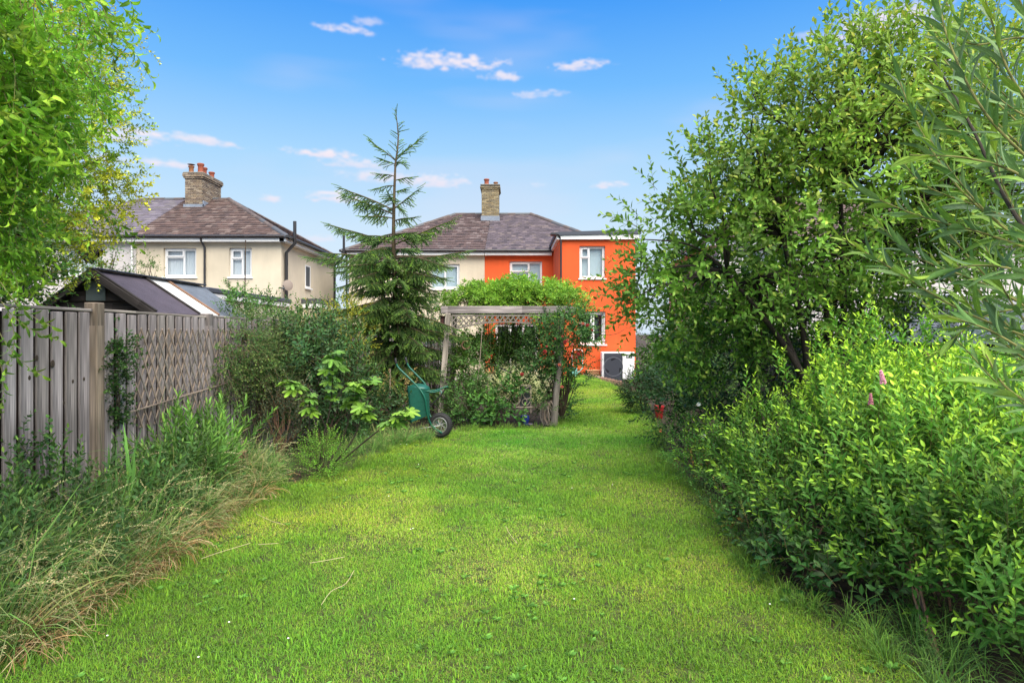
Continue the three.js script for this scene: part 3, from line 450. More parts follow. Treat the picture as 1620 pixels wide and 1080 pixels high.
  {
    put('open_sash', merge(frameGeo(0, 1.37, .44, 2.44, 0, .06, .05)).rotateY(.35).translate(2.95, 0, ez - .06), M.upvc, lw); put('pane', boxAt(.065, 1.43, -.03, .375, 2.38, -.024, .001).rotateY(.35).translate(2.95, 0, ez - .06), M.glass, lw); }
  put('downpipe', pipeGeo([V(1.66, 5.28, ez + .2), V(1.72, 5.2, ez + .14), V(1.78, 5.05, ez + .05), V(1.78, .2, ez + .05)], .036), M.pipe, o);
  put('cable', pipeGeo([V(1.95, 2.97, ez + .008), V(2.6, 2.955, ez + .008)], .009), M.twig, o);
  put('water_pipe', pipeGeo(curve([V(2.2, .55, ez + .03), V(2.2, 1.05, ez + .03), V(2.28, 1.1, ez + .03), V(2.5, 1.1, ez + .03), V(2.56, 1.05, ez + .03), V(2.56, .5, ez + .03)], 24), .018), M.upvc, o);
}
{ // cream house glimpsed through the tree on the right
  const h = thing('cream_house', 'pale cream house glimpsed through the branches of the large tree on the right', 'house', V(12, 0, -26)), ey = 4.9, zf = -22;
  put('wall', merge([wallZ(7.2, 19, 0, ey, zf, [[8, 3.6, 9.4, 4.6], [11.5, 3.6, 12.9, 4.6], [12.2, .3, 14, 2.2]]), boxAt(7.2, 0, -29, 7.46, ey, zf - .27)]), M.pinkwhite, h);
  for (const [a, b, c, d] of [[8, 3.6, 9.4, 4.6], [11.5, 3.6, 12.9, 4.6], [12.2, .3, 14, 2.2]]) makeWindow(h, a, b, c, d, zf, { lights: [[0, .5, 0, 1], [.5, 1, 0, 1, 'sash']] });
  eaves(h, 6.9, 19.3, ey, zf);
  roofPart(h, [[V(6.85, ey, zf + .35), V(19.3, ey, zf + .35), V(15, 7.1, -25.6), V(10.2, 7.1, -25.6)], [V(6.85, ey, -29.3), V(6.85, ey, zf + .35), V(10.2, 7.1, -25.6)]].reverse().map((p) => p), brownTile, { gauge: .28, w: .33, th: .02, seed: 45 });
  const c = thing('conservatory', 'white framed garden room seen between willow twigs at the right edge', 'conservatory', V(12, 0, -16));
  const parts = []; for (let x = 10.6; x < 14.5; x += .78) parts.push(boxAt(x, .6, -15.05, x + .08, 2.4, -14.97)); parts.push(boxAt(10.6, 2.41, -15.08, 14.6, 2.56, -14.94), boxAt(10.6, .5, -15.08, 14.6, .59, -14.94)); put('frame', merge(parts), M.upvc, c);
  put('base', boxAt(10.6, 0, -18, 14.6, .49, -14.95), M.pinkwhite, c); put('glazing', boxAt(10.6, .6, -15.04, 14.6, 2.4, -15.02), M.glass, c); put('roof', boxAt(10.4, 2.57, -18, 14.8, 2.66, -14.8, .02), M.upvc, c); put('back_wall', boxAt(10.6, .5, -18, 14.6, 2.56, -17.9), M.blind, c);
}

// ---------------------------------------------------------------- left boundary: fence, trellis, shed
const FX = -3.5;
{
  const f = thing('wooden_fence', 'weathered grey vertical board fence along the left side of the garden', 'fence', V(FX, 0, -6)), r = rng(41);
  const posts = [-3.3, -5.3, -7.25, -9.2, -11.1, -13, -15];
  const front = [.118, .122, .112].map((w) => bevBox(w, 1.86, .02, .004)), backB = bevBox(.13, 1.84, .016, .002);
  for (let k = 0; k < posts.length - 1; k++) {
    const z0 = posts[k] - .08, z1 = posts[k + 1] + .08, n = Math.round((z0 - z1) / .158), st = (z0 - z1) / n;
    for (let i = 0; i < n; i++) {
      const z = z0 - (i + .5) * st, dy = (r() - .5) * .012, wood = M.woods[Math.floor(r() * M.woods.length)];
      place('board', front[Math.floor(r() * 3)], wood, f, new THREE.Matrix4().makeRotationFromEuler(new THREE.Euler(0, Math.PI / 2 + (r() - .5) * .05, (r() - .5) * .008)).setPosition(FX + .012 + (r() - .5) * .004, .98 + dy, z));
      if (i < n - 1) place('back_board', backB, M.backwood, f, new THREE.Matrix4().makeRotationY(Math.PI / 2).setPosition(FX - .02, .975, z - st / 2));
    }
    for (const y of [.45, 1.6]) put('rail', boxAt(FX - .07, y - .04, z1, FX - .03, y + .04, z0, .004), M.woods[1], f);
    put('capping', bar(V(FX - .004, 1.935, z0 + .02), V(FX - .004, 1.93 - .01 * k, z1 - .02), .05, .022), k === 1 ? M.pale : M.woods[3], f);
  }
  posts.forEach((z, k) => put('post', boxAt(FX - .06, 0, z - .052, FX + .05, k === 1 ? 1.995 : 1.96, z + .052, .006), k === 1 ? M.post : M.woods[4], f));
  // knots and rust marks on the near boards
  for (const [z, y, s] of [[-4.62, 1.56, .02], [-4.78, 1.51, .026], [-4.55, 1.42, .016], [-5.0, 1.36, .014], [-5.13, 1.37, .014], [-4.9, 1.2, .012]]) put('knot', new THREE.SphereGeometry(s, 10, 6).scale(.12, 1.15, .9).translate(FX + .0235, y, z), M.twig, f);
}
{
  const t = thing('trellis', 'brown diamond lattice trellis fixed to the grey fence', 'trellis', V(FX + .05, .9, -6.9)), z0 = -5.78, z1 = -8.05, y0 = .86, y1 = 1.78, run = .5, st = .118, r = rng(43);
  for (const s of [1, -1]) for (let z = z0 + run; z > z1 - run; z -= st) {
    let a = [z, y0], b = [z - s * run, y1]; if (s < 0) { a = [z - run, y0]; b = [z, y1]; }
    const cut = (p, q) => { const lim = (v) => { const k = (v - p[0]) / (q[0] - p[0]); return [v, p[1] + (q[1] - p[1]) * k]; }; if (p[0] > z0) p = lim(z0); if (p[0] < z1) p = lim(z1); return p; };
    if (Math.max(a[0], b[0]) < z1 || Math.min(a[0], b[0]) > z0) continue; const A = cut(a, b), B = cut(b, a); if (Math.hypot(A[0] - B[0], A[1] - B[1]) < .06) continue;
    const x = FX + (s > 0 ? .042 : .052); put('slat', bar(V(x, A[1], A[0]), V(x, B[1] + (r() - .5) * .02, B[0]), .017, .008, V(1, 0, 0), .001), r() < .7 ? M.lathe : M.pale, t);
  }
  for (const y of [1.06]) put('batten', bar(V(FX + .065, y - .03, z0 + .1), V(FX + .065, y + .1, z1), .014, .012, V(1, 0, 0), .002), M.lathe, t);
}
{
  const s = thing('garden_shed', 'old dark timber shed with a patched felt roof behind the grey fence', 'shed', V(-6.1, 0, -10.6)), zf = -9.2, zb = -12.2, X0 = -6.75, X1 = -5.2, XR = -6.05, e0 = 2.1, e1 = 2.06, ry = 2.62;
  const r = rng(51);
  for (let y = .02; y < ry - .05; y += .145) { const yt = Math.min(y + .15, ry), xl = yt < e0 ? X0 : lerp(X0, XR, (yt - e0) / (ry - e0)), xr = yt < e1 ? X1 : lerp(X1, XR, (yt - e1) / (ry - e1)); if (xr - xl < .1) break; put('board', bar(V(xl, y + .075, zf + r() * .004), V(xr, y + .075, zf + r() * .004), .15, .022, V(0, .25, 1)), M.darkwood, s); void yt; }
  put('side_wall', boxAt(X1 - .03, 0, zb, X1, e1 - .03, zf - .03), M.darkwood, s); put('side_wall', boxAt(X0, 0, zb, X0 + .03, e0 - .03, zf - .03), M.darkwood, s); put('back_wall', boxAt(X0 + .04, 0, zb - .03, X1 - .04, e1 - .05, zb), M.darkwood, s);
  const felts = [[zf + .14, -10.32, std([.105, .085, .115], { map: speckle, bumpMap: roughBump, bumpScale: .004 })], [-10.36, -11.0, std([.66, .66, .66], { map: stain, roughness: .7 })], [-11.05, zb - .1, std([.16, .19, .24], { map: speckle, bumpMap: roughBump, bumpScale: .004 })]];
  const k = (XR - X1) / (ry - e1), xo = X1 + .09, yo = e1 - .09 / -k * 1 - 0; void yo;
  const ye = e1 - .09 * (ry - e1) / (X1 - XR);
  for (const [a, b, m] of felts) { const mid = (a + b) / 2; put('roof_sheet', bar(V(XR, ry + .02, mid), V(xo, ye + .02, mid), a - b, .02, V((ry - ye), (xo - XR), 0)), m, s); }
  const xo0 = X0 - .09, ye0 = e0 - .09 * (ry - e0) / (XR - X0);
  put('roof_sheet', bar(V(XR - .004, ry + .018, (zf + .14 + zb) / 2), V(xo0, ye0 + .02, (zf + .14 + zb) / 2), zf + .24 - zb, .02, V(-(ry - ye0), (XR - xo0), 0)), M.darkgrey, s);
  for (const [z, m] of [[-10.34, M.darkwood], [-11.02, M.rust], [zf + .12, M.darkwood]]) put('batten', bar(V(XR + .02, ry + .042, z), V(xo, ye + .05, z), .045, .028, V((ry - ye), (xo - XR), 0)), m, s);
  put('ridge_cap', bar(V(XR, ry + .045, zf + .1), V(XR, ry + .045, zb - .1), .2, .02), M.fascia, s);
  put('barge_board', bar(V(XR, ry - .02, zf + .15), V(xo, ye - .03, zf + .15), .1, .025, V(0, 0, 1)), M.darkwood, s); put('barge_board', bar(V(XR, ry - .02, zf + .155), V(xo0, ye0 - .03, zf + .155), .1, .025, V(0, 0, 1)), M.darkwood, s);
  put('gutter', boxAt(xo - .02, ye - .03, zb, xo + .06, ye + .012, zf + .1, .01), M.pale, s);
  { const h = new THREE.CylinderGeometry(.27, .27, .1, 20, 1, false, Math.PI * .75, Math.PI * .5).rotateX(Math.PI / 2).translate(XR, ry + .1, zf + .16); put('gable_cap', h, M.darkwood, s); }
  put('gable_plate', boxAt(XR - .13, ry - .42, zf + .03, XR + .15, ry - .12, zf + .045), std([.12, .16, .17], { roughness: .7 }), s);
}
tag(put('aerial_pole', pipeGeo([P(387, 470, 15.8), P(388, 380, 15.8)], .014), M.twig, scene), 'thin upright pole in front of the left cream house', 'pole');

// ---------------------------------------------------------------- left planting
function shrub(name, label, category, base, cfg, sp, mat, o = {}) {
  const t = thing(name, label, category, base, o.group), list = crownList(cfg);
  if (o.stems !== 0) { const m = new MB(), r = rng(cfg.seed + 9), tg = []; for (let k = 0; k < (o.stems ?? 7) && list.length; k++) tg.push(list[Math.floor(r() * list.length)].p); limbs(m, base.clone(), tg, o.r0 ?? .015, r); put('stem', m.geo(), o.bark ?? M.twig, t); }
  foliage(t, sp, list, mat, { singles: o.singles ?? 0, name: o.part ?? 'foliage' });
  return t;
}
const tiny = (len, wid, shape = 'ovate', o = {}) => ({ len, wid, shape, seg: 3, ...o });
// ivy by the post and over the fence
const ivySp = spray(101, { n: 12, len: .22, leaf: tiny(.06, .055, 'ovate', { fold: .1, curl: .2 }), ang: 1.3, droop: .8, col: [.035, .1, .022], young: [.09, .19, .03], vary: .35 });
shrub('ivy', 'dark ivy climbing the fence panel just right of the wide post', 'ivy', V(FX + .04, .9, -5.55), { seed: 102, n: 130, blobs: [BW(FX + .07, 1.66, -5.52, .05, .25, .12), BW(FX + .07, 1.45, -5.5, .06, .3, .17), BW(FX + .06, 1.15, -5.5, .05, .2, .12)], up: -.7, out: .5, shell: .9, scale: [.5, .8], cut: 0, col: warm(.4) }, ivySp, LEAF, { stems: 3, r0: .006 });
shrub('ivy', 'ivy patch low on the fence at the far left edge, by the third board', 'ivy', V(FX + .05, 0, -4.55), { seed: 103, n: 110, blobs: [BW(FX + .1, .8, -4.5, .09, .3, .16), BW(FX + .1, .5, -4.55, .1, .3, .22)], up: .4, shell: .9, scale: [.5, .8], cut: 0, col: warm(.4) }, ivySp, LEAF, { stems: 3, r0: .006 });
const hedgeSp = spray(104, { n: 16, len: .3, leaf: tiny(.042, .026), ang: 1.1, droop: .7, col: [.05, .115, .028], young: [.14, .22, .05], youngN: 5, vary: .4, stemCol: [.2, .16, .08] });
shrub('climber', 'tangled small-leaved climber spilling over the fence beside the trellis', 'climber', V(FX + .1, 0, -8.3), { seed: 105, n: 1500, blobs: [BW(FX + .1, 1.6, -7.9, .18, .26, .4), BW(FX + .12, 1.4, -8.3, .26, .45, .5), BW(FX + .16, 1.15, -8.7, .3, .45, .5), BW(FX + .05, 1.78, -8.8, .26, .16, .7), BW(FX + .08, 1.3, -7.55, .08, .35, .22)], up: -.5, out: .8, shell: .6, scale: [.6, 1.2], cut: .3, col: warm(.5) }, hedgeSp, LEAF, { stems: 12, r0: .012 });
// low lance-leaved clump
const lanceSp = spray(106, { n: 26, len: .55, leaf: tiny(.125, .024, 'lance', { seg: 4, fold: .3, curl: .35 }), ang: .85, droop: .25, col: [.085, .205, .03], young: [.16, .33, .05], youngN: 9, tip: .75, vary: .22, stemCol: [.1, .16, .04], stemR: .004, start: .2 });
shrub('willowherb', 'clump of bright green narrow-leaved stems below the lattice trellis', 'leafy plant', V(-2.98, 0, -6.35), { seed: 107, n: 85, blobs: [BW(-3.1, .38, -6.3, .25, .26, .5), BW(-3.2, .48, -6.9, .2, .24, .4), BW(-3.05, .3, -5.9, .25, .2, .4)], up: 1.0, out: .55, rnd: .2, shell: .8, scale: [.7, 1.05], cut: .2, col: warm(.3) }, lanceSp, LEAF, { stems: 10, r0: .006, singles: 130 });
// sword leaves
{
  const t = thing('iris', 'clump of broad upright sword leaves among the weeds by the fence', 'iris', V(-3.08, 0, -4.95)), r = rng(108);
  const gs = [.7, .85, .6].map((l, k) => leafGeo({ len: l, wid: .042, shape: 'blade', seg: 6, fold: .15, curl: .25 + .2 * k, petiole: 0 })), ms = [[.09, .22, .04], [.13, .27, .05], [.07, .17, .035]].map((c) => leafMat({ col: c, vc: false, map: false, coat: .3 }));
  for (let k = 0; k < 17; k++) place('leaf', gs[k % 3], ms[Math.floor(r() * 3)], t, aim(V(-3.08 + (r() - .5) * .16, .12, -4.95 + (r() - .5) * .34), V((r() - .3) * .5, 1, (r() - .5) * .6), r() * 6.3, .85 + r() * .3));
}
// tall grass and dry grass: nobody could count them
function grassClump(seed, n, h, cols, { lean = .6, w = .0028, heads = .3, headCol = [.24, .23, .1], R = .07 } = {}) {
  const r = rng(seed), m = new MB();
  for (let k = 0; k < n; k++) {
    const a = r() * 6.28, b = a + (r() - .5) * 1.4, q = Math.sqrt(r()) * R, hh = h * (.45 + r() * .65), ln = lean * (.3 + r() * 1.2), head = r() < heads, c = tint(head ? mixc(cols[Math.floor(r() * cols.length)], headCol, .35) : cols[Math.floor(r() * cols.length)], r, .25, .12), dx = Math.cos(b), dz = Math.sin(b), wd = head ? w * .45 : w * (.7 + r() * .6);
    let x = Math.cos(a) * q, y = 0, z = Math.sin(a) * q, an = .08; const S = 6, P0 = [];
    for (let i = 0; i <= S; i++) { P0.push([x, y, z]); const st = hh / S; x += dx * Math.sin(an) * st; z += dz * Math.sin(an) * st; y += Math.cos(an) * st; an += ln / S * (1 + i * .45); }
    let last = null; P0.forEach(([X, Y, Z], i) => { const t = i / S, ww = wd * (head ? 1 : Math.pow(1 - t, .5) + .05), e = [m.v(X - dz * ww, Y, Z + dx * ww, 0, t, c), m.v(X + dz * ww, Y, Z - dx * ww, 1, t, c)]; if (last) m.quad(last[0], last[1], e[1], e[0]); last = e; });
    if (head) for (let i = 0; i < 26; i++) { const t = .72 + .28 * (i / 26), f = t * S, k0 = Math.min(S - 1, Math.floor(f)), g = f - k0, px = lerp(P0[k0][0], P0[k0 + 1][0], g), py = lerp(P0[k0][1], P0[k0 + 1][1], g), pz = lerp(P0[k0][2], P0[k0 + 1][2], g), sp = .018 * (1.3 - t), hc = tint(headCol, r, .25, .08); const ox = (r() - .5) * 2 * sp, oz = (r() - .5) * 2 * sp, oy = (r() - .2) * sp, l = .008; const i0 = m.v(px + ox - .0016, py + oy, pz + oz, 0, 0, hc), i1 = m.v(px + ox + .0016, py + oy, pz + oz, 0, 0, hc), i2 = m.v(px + ox * 1.5 + dx * l, py + oy + l * .6, pz + oz * 1.5 + dz * l, 0, 0, hc), i3 = m.v(px, py, pz, 0, 0, hc); m.tri(i0, i1, i2); m.tri(i0, i2, i3); }
  }
  return m.geo();
}
function grassStuff(name, label, geo, spots, mat, seed, lean = V(.12, 1, 0)) {
  const r = rng(seed), im = new THREE.InstancedMesh(geo, mat, spots.length), c = new THREE.Color(); im.name = numbered(name); im.castShadow = im.receiveShadow = true; scene.add(im); tag(im, label, 'grass', null, 'stuff');
  spots.forEach(([x, z, s, y = 0], k) => { im.setMatrixAt(k, aim(V(x, y, z), lean.clone().add(V((r() - .5) * .8, 0, (r() - .5) * .8)), r() * 6.28, s)); const t = .75 + r() * .5; im.setColorAt(k, c.setRGB(t * (1 + (r() - .5) * .2), t, t)); });
  return im;
}
const spots = (seed, n, fn) => { const r = rng(seed), l = []; while (l.length < n) { const e = fn(r); if (e) l.push(e); } return l; };
const tg = [[.08, .17, .03], [.12, .23, .04], [.06, .13, .035], [.17, .2, .07]];
grassStuff('tall_grass', 'tall seeding green grass and weeds along the foot of the left fence', grassClump(111, 34, .74, tg, { lean: 1.1, heads: .26, headCol: [.34, .3, .16] }), spots(112, 430, (r) => { const z = -3.0 - r() * 4.3, x = FX + .1 + Math.pow(r(), 1.1) * .72; return [x, z, (.75 + r() * .65 - (x - FX) * .35) * (.55 + .9 * fbm(x * 2.2, z * 2.2, 7, 2))]; }), GRASS, 113);
grassStuff('dry_grass', 'brown dried grass slumped along the edge of the left bed', grassClump(114, 46, .42, [[.34, .22, .11], [.44, .32, .17], [.22, .12, .05], [.28, .16, .07], [.1, .18, .04], [.12, .22, .045]], { lean: 1.8, heads: .2, headCol: [.3, .22, .1] }), spots(115, 230, (r) => { const z = -2.9 - r() * 3.9, n = fbm(z * 1.7, 3, 1, 2); if (n < .36 + r() * .15) return null; const x = -2.84 + (r() - .62) * .5; return [x, z, .5 + r() * .7]; }), STRAW, 116, V(.7, 1, 0));
grassStuff('tall_grass', 'long soft grass round the fig tree and along the bed edge toward the wheelbarrow', grassClump(117, 30, .5, [[.1, .2, .04], [.13, .26, .045], [.08, .16, .04]], { lean: .9, heads: .25 }), spots(118, 120, (r) => { const t = r(), z = -6.9 - t * 3.6, x = lerp(-3.0, -1.55, t) + (r() - .7) * .75; return Math.hypot(x + 2.25, z + 7.4) < .45 ? null : [x, z, .35 + r() * .5]; }).concat(spots(1180, 26, (r) => [-1.78 + r() * .46, -9.75 - r() * .5, .4 + r() * .3])), GRASS, 119, V(.2, 1, .1));
// coarse leafy weeds in the bed
const weedSp = spray(120, { n: 16, len: .4, leaf: tiny(.09, .045, 'ovate', { seg: 3, wave: .03 }), ang: 1.0, col: [.055, .13, .028], young: [.1, .2, .04], vary: .35, tip: .5, stemCol: [.08, .12, .03], stemR: .003 });
shrub('nettles', 'leafy nettles and weeds growing through the grass of the left bed', 'weeds', V(-3.1, 0, -4.5), { seed: 121, n: 480, blobs: [BW(-3.15, .4, -4.1, .3, .32, .6), BW(-3.05, .35, -5.2, .34, .3, .7), BW(-3.15, .3, -3.4, .3, .28, .4), BW(-3.05, .3, -6.2, .3, .28, .5), BW(-2.85, .16, -4.6, .16, .16, .8), BW(-2.88, .16, -3.6, .16, .16, .5), BW(-2.95, .16, -5.8, .16, .16, .7)], up: 1, out: .5, rnd: .3, shell: .9, scale: [.6, 1.1], cut: .2, col: warm(.4) }, weedSp, LEAF, { stems: 6, r0: .006 });
{
  const b = thing('raised_bed', 'weathered timber edging of a raised bed, half hidden by grass', 'raised bed', V(-2.98, 0, -6.2)), r = rng(122);
  for (const [y, k] of [[.1, 0], [.3, 1]]) put('plank', bar(V(-2.97, y, -5.35), V(-2.97 - .01 * k, y + .01, -6.86), .19, .035, V(1, 0, 0)), M.rust, b);
  for (const [y, k] of [[.1, 0], [.3, 1]]) put('plank', bar(V(-2.95, y, -6.9), V(-3.45, y, -6.9), .19, .035, V(0, 0, 1)), k ? M.post : M.rust, b);
  put('post', boxAt(-2.96, 0, -6.9, -2.88, .46, -6.82, .006), M.rust, b); void r;
}
// grey-leaved shrub, dark evergreen, red-tipped photinia, yellow euonymus
const greySp = spray(131, { n: 12, len: .24, leaf: tiny(.05, .02, 'lance'), ang: .8, col: [.085, .115, .065], young: [.15, .17, .1], vary: .3, stemCol: [.22, .13, .07], stemR: .003 });
shrub('elaeagnus', 'thin grey-green shrub with bare reddish stems in front of the dark fence', 'shrub', V(-3.05, 0, -8.3), { seed: 132, n: 130, blobs: [BW(-3.05, .78, -8.3, .42, .32, .4), BW(-2.95, .5, -8.1, .3, .25, .35)], up: .8, out: .6, shell: .8, cut: .35, col: warm(.3) }, greySp, LEAF, { stems: 16, r0: .01, bark: M.rust });
const laurelSp = spray(133, { n: 14, len: .36, leaf: tiny(.085, .04, 'ovate', { curl: .25 }), ang: 1.1, col: [.03, .085, .024], young: [.06, .14, .03], vary: .35, droop: .3 });
shrub('laurel', 'dense dark evergreen shrub against the fence behind the fig tree', 'shrub', V(-2.9, 0, -9.5), { seed: 134, n: 800, blobs: [BW(-2.95, 1.1, -8.9, .45, .6, .5), BW(-2.7, .7, -9.6, .6, .6, .6), BW(-3.1, 1.5, -9.8, .4, .4, .6), BW(-2.4, .55, -10.1, .5, .5, .5)], cut: .32, col: warm(.4) }, laurelSp, LEAF_WAXY, { stems: 9, r0: .02 });
const photSp = spray(135, { n: 13, len: .42, leaf: tiny(.1, .036, 'lance', { curl: .5 }), ang: .75, col: [.055, .14, .028], young: [.16, .15, .05], youngN: 3, tip: .7, vary: .25, stemCol: [.13, .07, .04], stemR: .0035 });
shrub('photinia', 'loose upright shrub with bronze young leaves rising above the fence', 'shrub', V(-3.0, 0, -10.2), { seed: 136, n: 210, blobs: [BW(-3.15, 1.42, -9.4, .4, .35, .4), BW(-2.75, 1.25, -10.2, .45, .42, .4), BW(-3.3, 1.5, -10.4, .45, .35, .4), BW(-2.5, .95, -9.6, .4, .4, .3)], up: 1, out: .5, rnd: .3, shell: .8, cut: .3, scale: [.8, 1.2], col: warm(.3) }, photSp, LEAF, { stems: 18, r0: .012 });
const yelSp = spray(137, { n: 14, len: .26, leaf: tiny(.05, .03), ang: .9, col: [.38, .4, .04], young: [.6, .55, .06], vary: .2 });
shrub('euonymus', 'yellow-leaved shrub beside the left side of the spruce', 'shrub', V(-3.1, 0, -11.4), { seed: 138, n: 150, blobs: [BW(-2.95, 1.95, -11.4, .34, .36, .35), BW(-2.75, 1.6, -11.2, .3, .35, .3)], cut: .2, col: warm(.3) }, yelSp, LEAF, { stems: 6 });
shrub('euonymus', 'yellow-leaved shrub showing between the spruce and the pergola post', 'shrub', V(-1.75, 0, -15.6), { seed: 139, n: 150, blobs: [BW(-1.8, 1.55, -15.8, .5, .35, .35), BW(-2.6, 1.7, -15.6, .5, .4, .4)], cut: .2, col: warm(.3) }, yelSp, LEAF, { stems: 6 });
// growth beyond the fence
const midSp = spray(140, { n: 16, len: .42, leaf: tiny(.085, .042), ang: 1, col: [.05, .135, .024], young: [.1, .23, .035], vary: .3, droop: .4 });
shrub('bush', 'dark green bush behind the fence below the satellite dish', 'bush', V(-4.6, 0, -11.5), { seed: 141, n: 260, blobs: [BW(-4.75, 1.8, -11.6, .55, .5, .5), BW(-4.1, 1.6, -11.3, .5, .5, .5)], cut: .3, col: warm(.4) }, midSp, LEAF, { stems: 5 });
shrub('ivy', 'ivy growing over the far end of the shed roof', 'ivy', V(-5.1, 1.6, -12.7), { seed: 142, n: 130, blobs: [BW(-5.35, 2.35, -12.5, .22, .3, .25), BW(-5.05, 2.15, -12.5, .25, .25, .25), BW(-5.6, 2.55, -12.6, .2, .15, .2)], cut: .2, scale: [.5, .9], col: () => [1.8, 1.9, 1.4] }, ivySp, LEAF, { stems: 3 });
shrub('bush', 'low mixed bushes in the next garden between the left house and the spruce', 'bush', V(-5.5, 0, -17), { seed: 143, n: 420, blobs: [BW(-4.3, 1.3, -15, .9, .9, .7), BW(-5.8, 1.2, -16.5, 1, .8, .8), BW(-4.9, 1.5, -18, 1.0, 1.0, .8), BW(-3.6, 1.4, -17.5, .8, 1.0, .8)], scale: [1, 1.7], cut: .3, col: warm(.4) }, midSp, LEAF, { stems: 8 });
const rowanSp = spray(144, { n: 14, len: .3, leaf: tiny(.075, .022, 'lance'), arr: 'opp', ang: 1.1, col: [.1, .2, .05], vary: .25, droop: .8 });
shrub('sapling', 'thin feathery sapling in front of the white house, left of the shed', 'tree', P(165, 525, 14), { seed: 145, n: 110, blobs: [BL(165, 408, 14, 34, 26), BL(140, 440, 14, 26, 20), BL(188, 440, 14, 20, 30)], up: .1, cut: .25, scale: [.8, 1.3], col: warm(.3), shell: .9 }, rowanSp, LEAF_MATT, { stems: 14, r0: .018 });
shrub('sapling', 'wispy sapling rising above the shed ridge, under the cream house window', 'tree', P(232, 525, 13.5), { seed: 146, n: 34, blobs: [BL(232, 425, 13.5, 14, 16), BL(242, 440, 13.5, 12, 12)], up: .3, cut: .1, scale: [.7, 1.1], col: warm(.3), shell: .9 }, rowanSp, LEAF_MATT, { stems: 8, r0: .012 });

// fig tree: few stems, big lobed leaves, each a piece
{
  const base = V(-2.28, 0, -7.95), t = thing('fig_tree', 'young fig tree with large lobed leaves at the left edge of the lawn', 'fig tree', base), r = rng(151), m = new MB();
  const lobed = (s, cu) => { // five blunt lobes round the end of the stalk
    const b = new MB(), c = b.v(0, .25 * s, 0, .5, .3), ring = [], N = 56; b.v(0, 0, 0);
    for (let k = 0; k < N; k++) { const a = -2.55 + 5.1 * k / (N - 1), lob = Math.pow(Math.abs(Math.cos(a * 3.8)), .75), len = s * (.2 + (.34 - .1 * Math.abs(a) / 2.5) * lob), x = Math.sin(a) * len * .95, y = .25 * s + Math.cos(a) * len * 1.15, d = Math.hypot(x, y - .25 * s) / s; ring.push([b.v(x * .5, .25 * s + (y - .25 * s) * .5, .012 * s * Math.cos(a * 4.1) - d * d * cu * .3, .5 + x / s * .25, .3 + Math.cos(a) * .3), b.v(x, y, -d * d * s * cu + .02 * s * Math.sin(a * 9), .5 + x / s * .6, .3 + Math.cos(a) * .6)]); }
    for (let k = 0; k < N - 1; k++) { b.tri(c, ring[k + 1][0], ring[k][0]); b.quad(ring[k][0], ring[k + 1][0], ring[k + 1][1], ring[k][1]); }
    const s0 = b.count; tube(b, [V(0, 0, 0), V(0, .25 * s, .01)], .0022, 4); void s0; return b.geo(); };
  const gs = [lobed(.3, .25), lobed(.27, .5), lobed(.24, .1), lobed(.3, .7)], cols = [[.12, .25, .024], [.085, .2, .024], [.16, .3, .028], [.1, .22, .032]], ms = cols.map((c) => leafMat({ col: c, vc: false, coat: .55, trans: .3 }));
  const stem = (pts, r0, nl, spread, up = .8) => { const c = curve(pts.map(([x, y, d]) => P(x, y, d)), 14); tube(m, c, (k) => r0 * (1 - .6 * k), 7); for (let k = 0; k < nl * 1.5; k++) { const f = 1 - Math.pow(k / nl / 1.5, 1.3) * spread, i = Math.min(13, Math.floor(f * 14)), p = c[i].clone().lerp(c[i + 1], f * 14 - i), a = k * 2.4 + r() * .6, d = V(Math.cos(a), up * (.1 + r() * .4) - .45, Math.sin(a)).normalize(); // leaf lies flat: face up
      const L = d, N = UP.clone().sub(L.clone().multiplyScalar(L.y)).add(V((r() - .5) * 1.1, 0, .25 + (r() - .5) * 1.0)); N.sub(L.clone().multiplyScalar(N.dot(L))).normalize(); const X = L.clone().cross(N), s = .58 + r() * .34; place('leaf', gs[Math.floor(r() * 4)], ms[Math.floor(r() * 4)], t, new THREE.Matrix4().makeBasis(X, L, N).scale(V(s, s, s)).setPosition(p)); } };
  stem([[505, 738, 7.95], [512, 690, 7.9], [523, 640, 7.85], [527, 555, 7.8]], .014, 9, .3);
  stem([[503, 740, 7.95], [486, 715, 7.8], [490, 660, 7.7], [489, 622, 7.7]], .011, 6, .3);
  stem([[515, 748, 7.95], [555, 700, 7.8], [572, 660, 7.75], [578, 640, 7.7]], .012, 7, .35);
  stem([[517, 750, 7.95], [560, 712, 7.7], [610, 672, 7.5], [642, 648, 7.4]], .013, 8, .35);
  stem([[510, 745, 7.95], [540, 700, 8.1], [556, 640, 8.1], [560, 610, 8.1]], .011, 7, .35);
  stem([[500, 745, 7.95], [470, 760, 7.6], [440, 752, 7.5], [430, 735, 7.4]], .012, 4, .4); stem([[520, 690, 7.9], [498, 640, 7.85], [470, 612, 7.8], [455, 600, 7.8]], .008, 5, .45);
  stem([[523, 640, 7.85], [550, 610, 7.8], [585, 600, 7.75]], .008, 6, .5);
  put('stem', m.geo(), M.bark, t);
}
const boxSp = spray(152, { n: 14, len: .18, leaf: tiny(.03, .017), ang: .9, col: [.15, .34, .035], young: [.24, .45, .05], vary: .25, arr: 'opp' });
shrub('privet', 'small bright green bush at the foot of the fig tree', 'shrub', P(508, 762, 7.6).setY(0), { seed: 153, n: 190, blobs: [BW(-2.22, .2, -7.45, .25, .2, .22), BW(-2.25, .36, -7.5, .18, .18, .15)], up: .7, cut: 0, col: warm(.3), scale: [.8, 1.2] }, boxSp, LEAF, { stems: 8, r0: .006 });

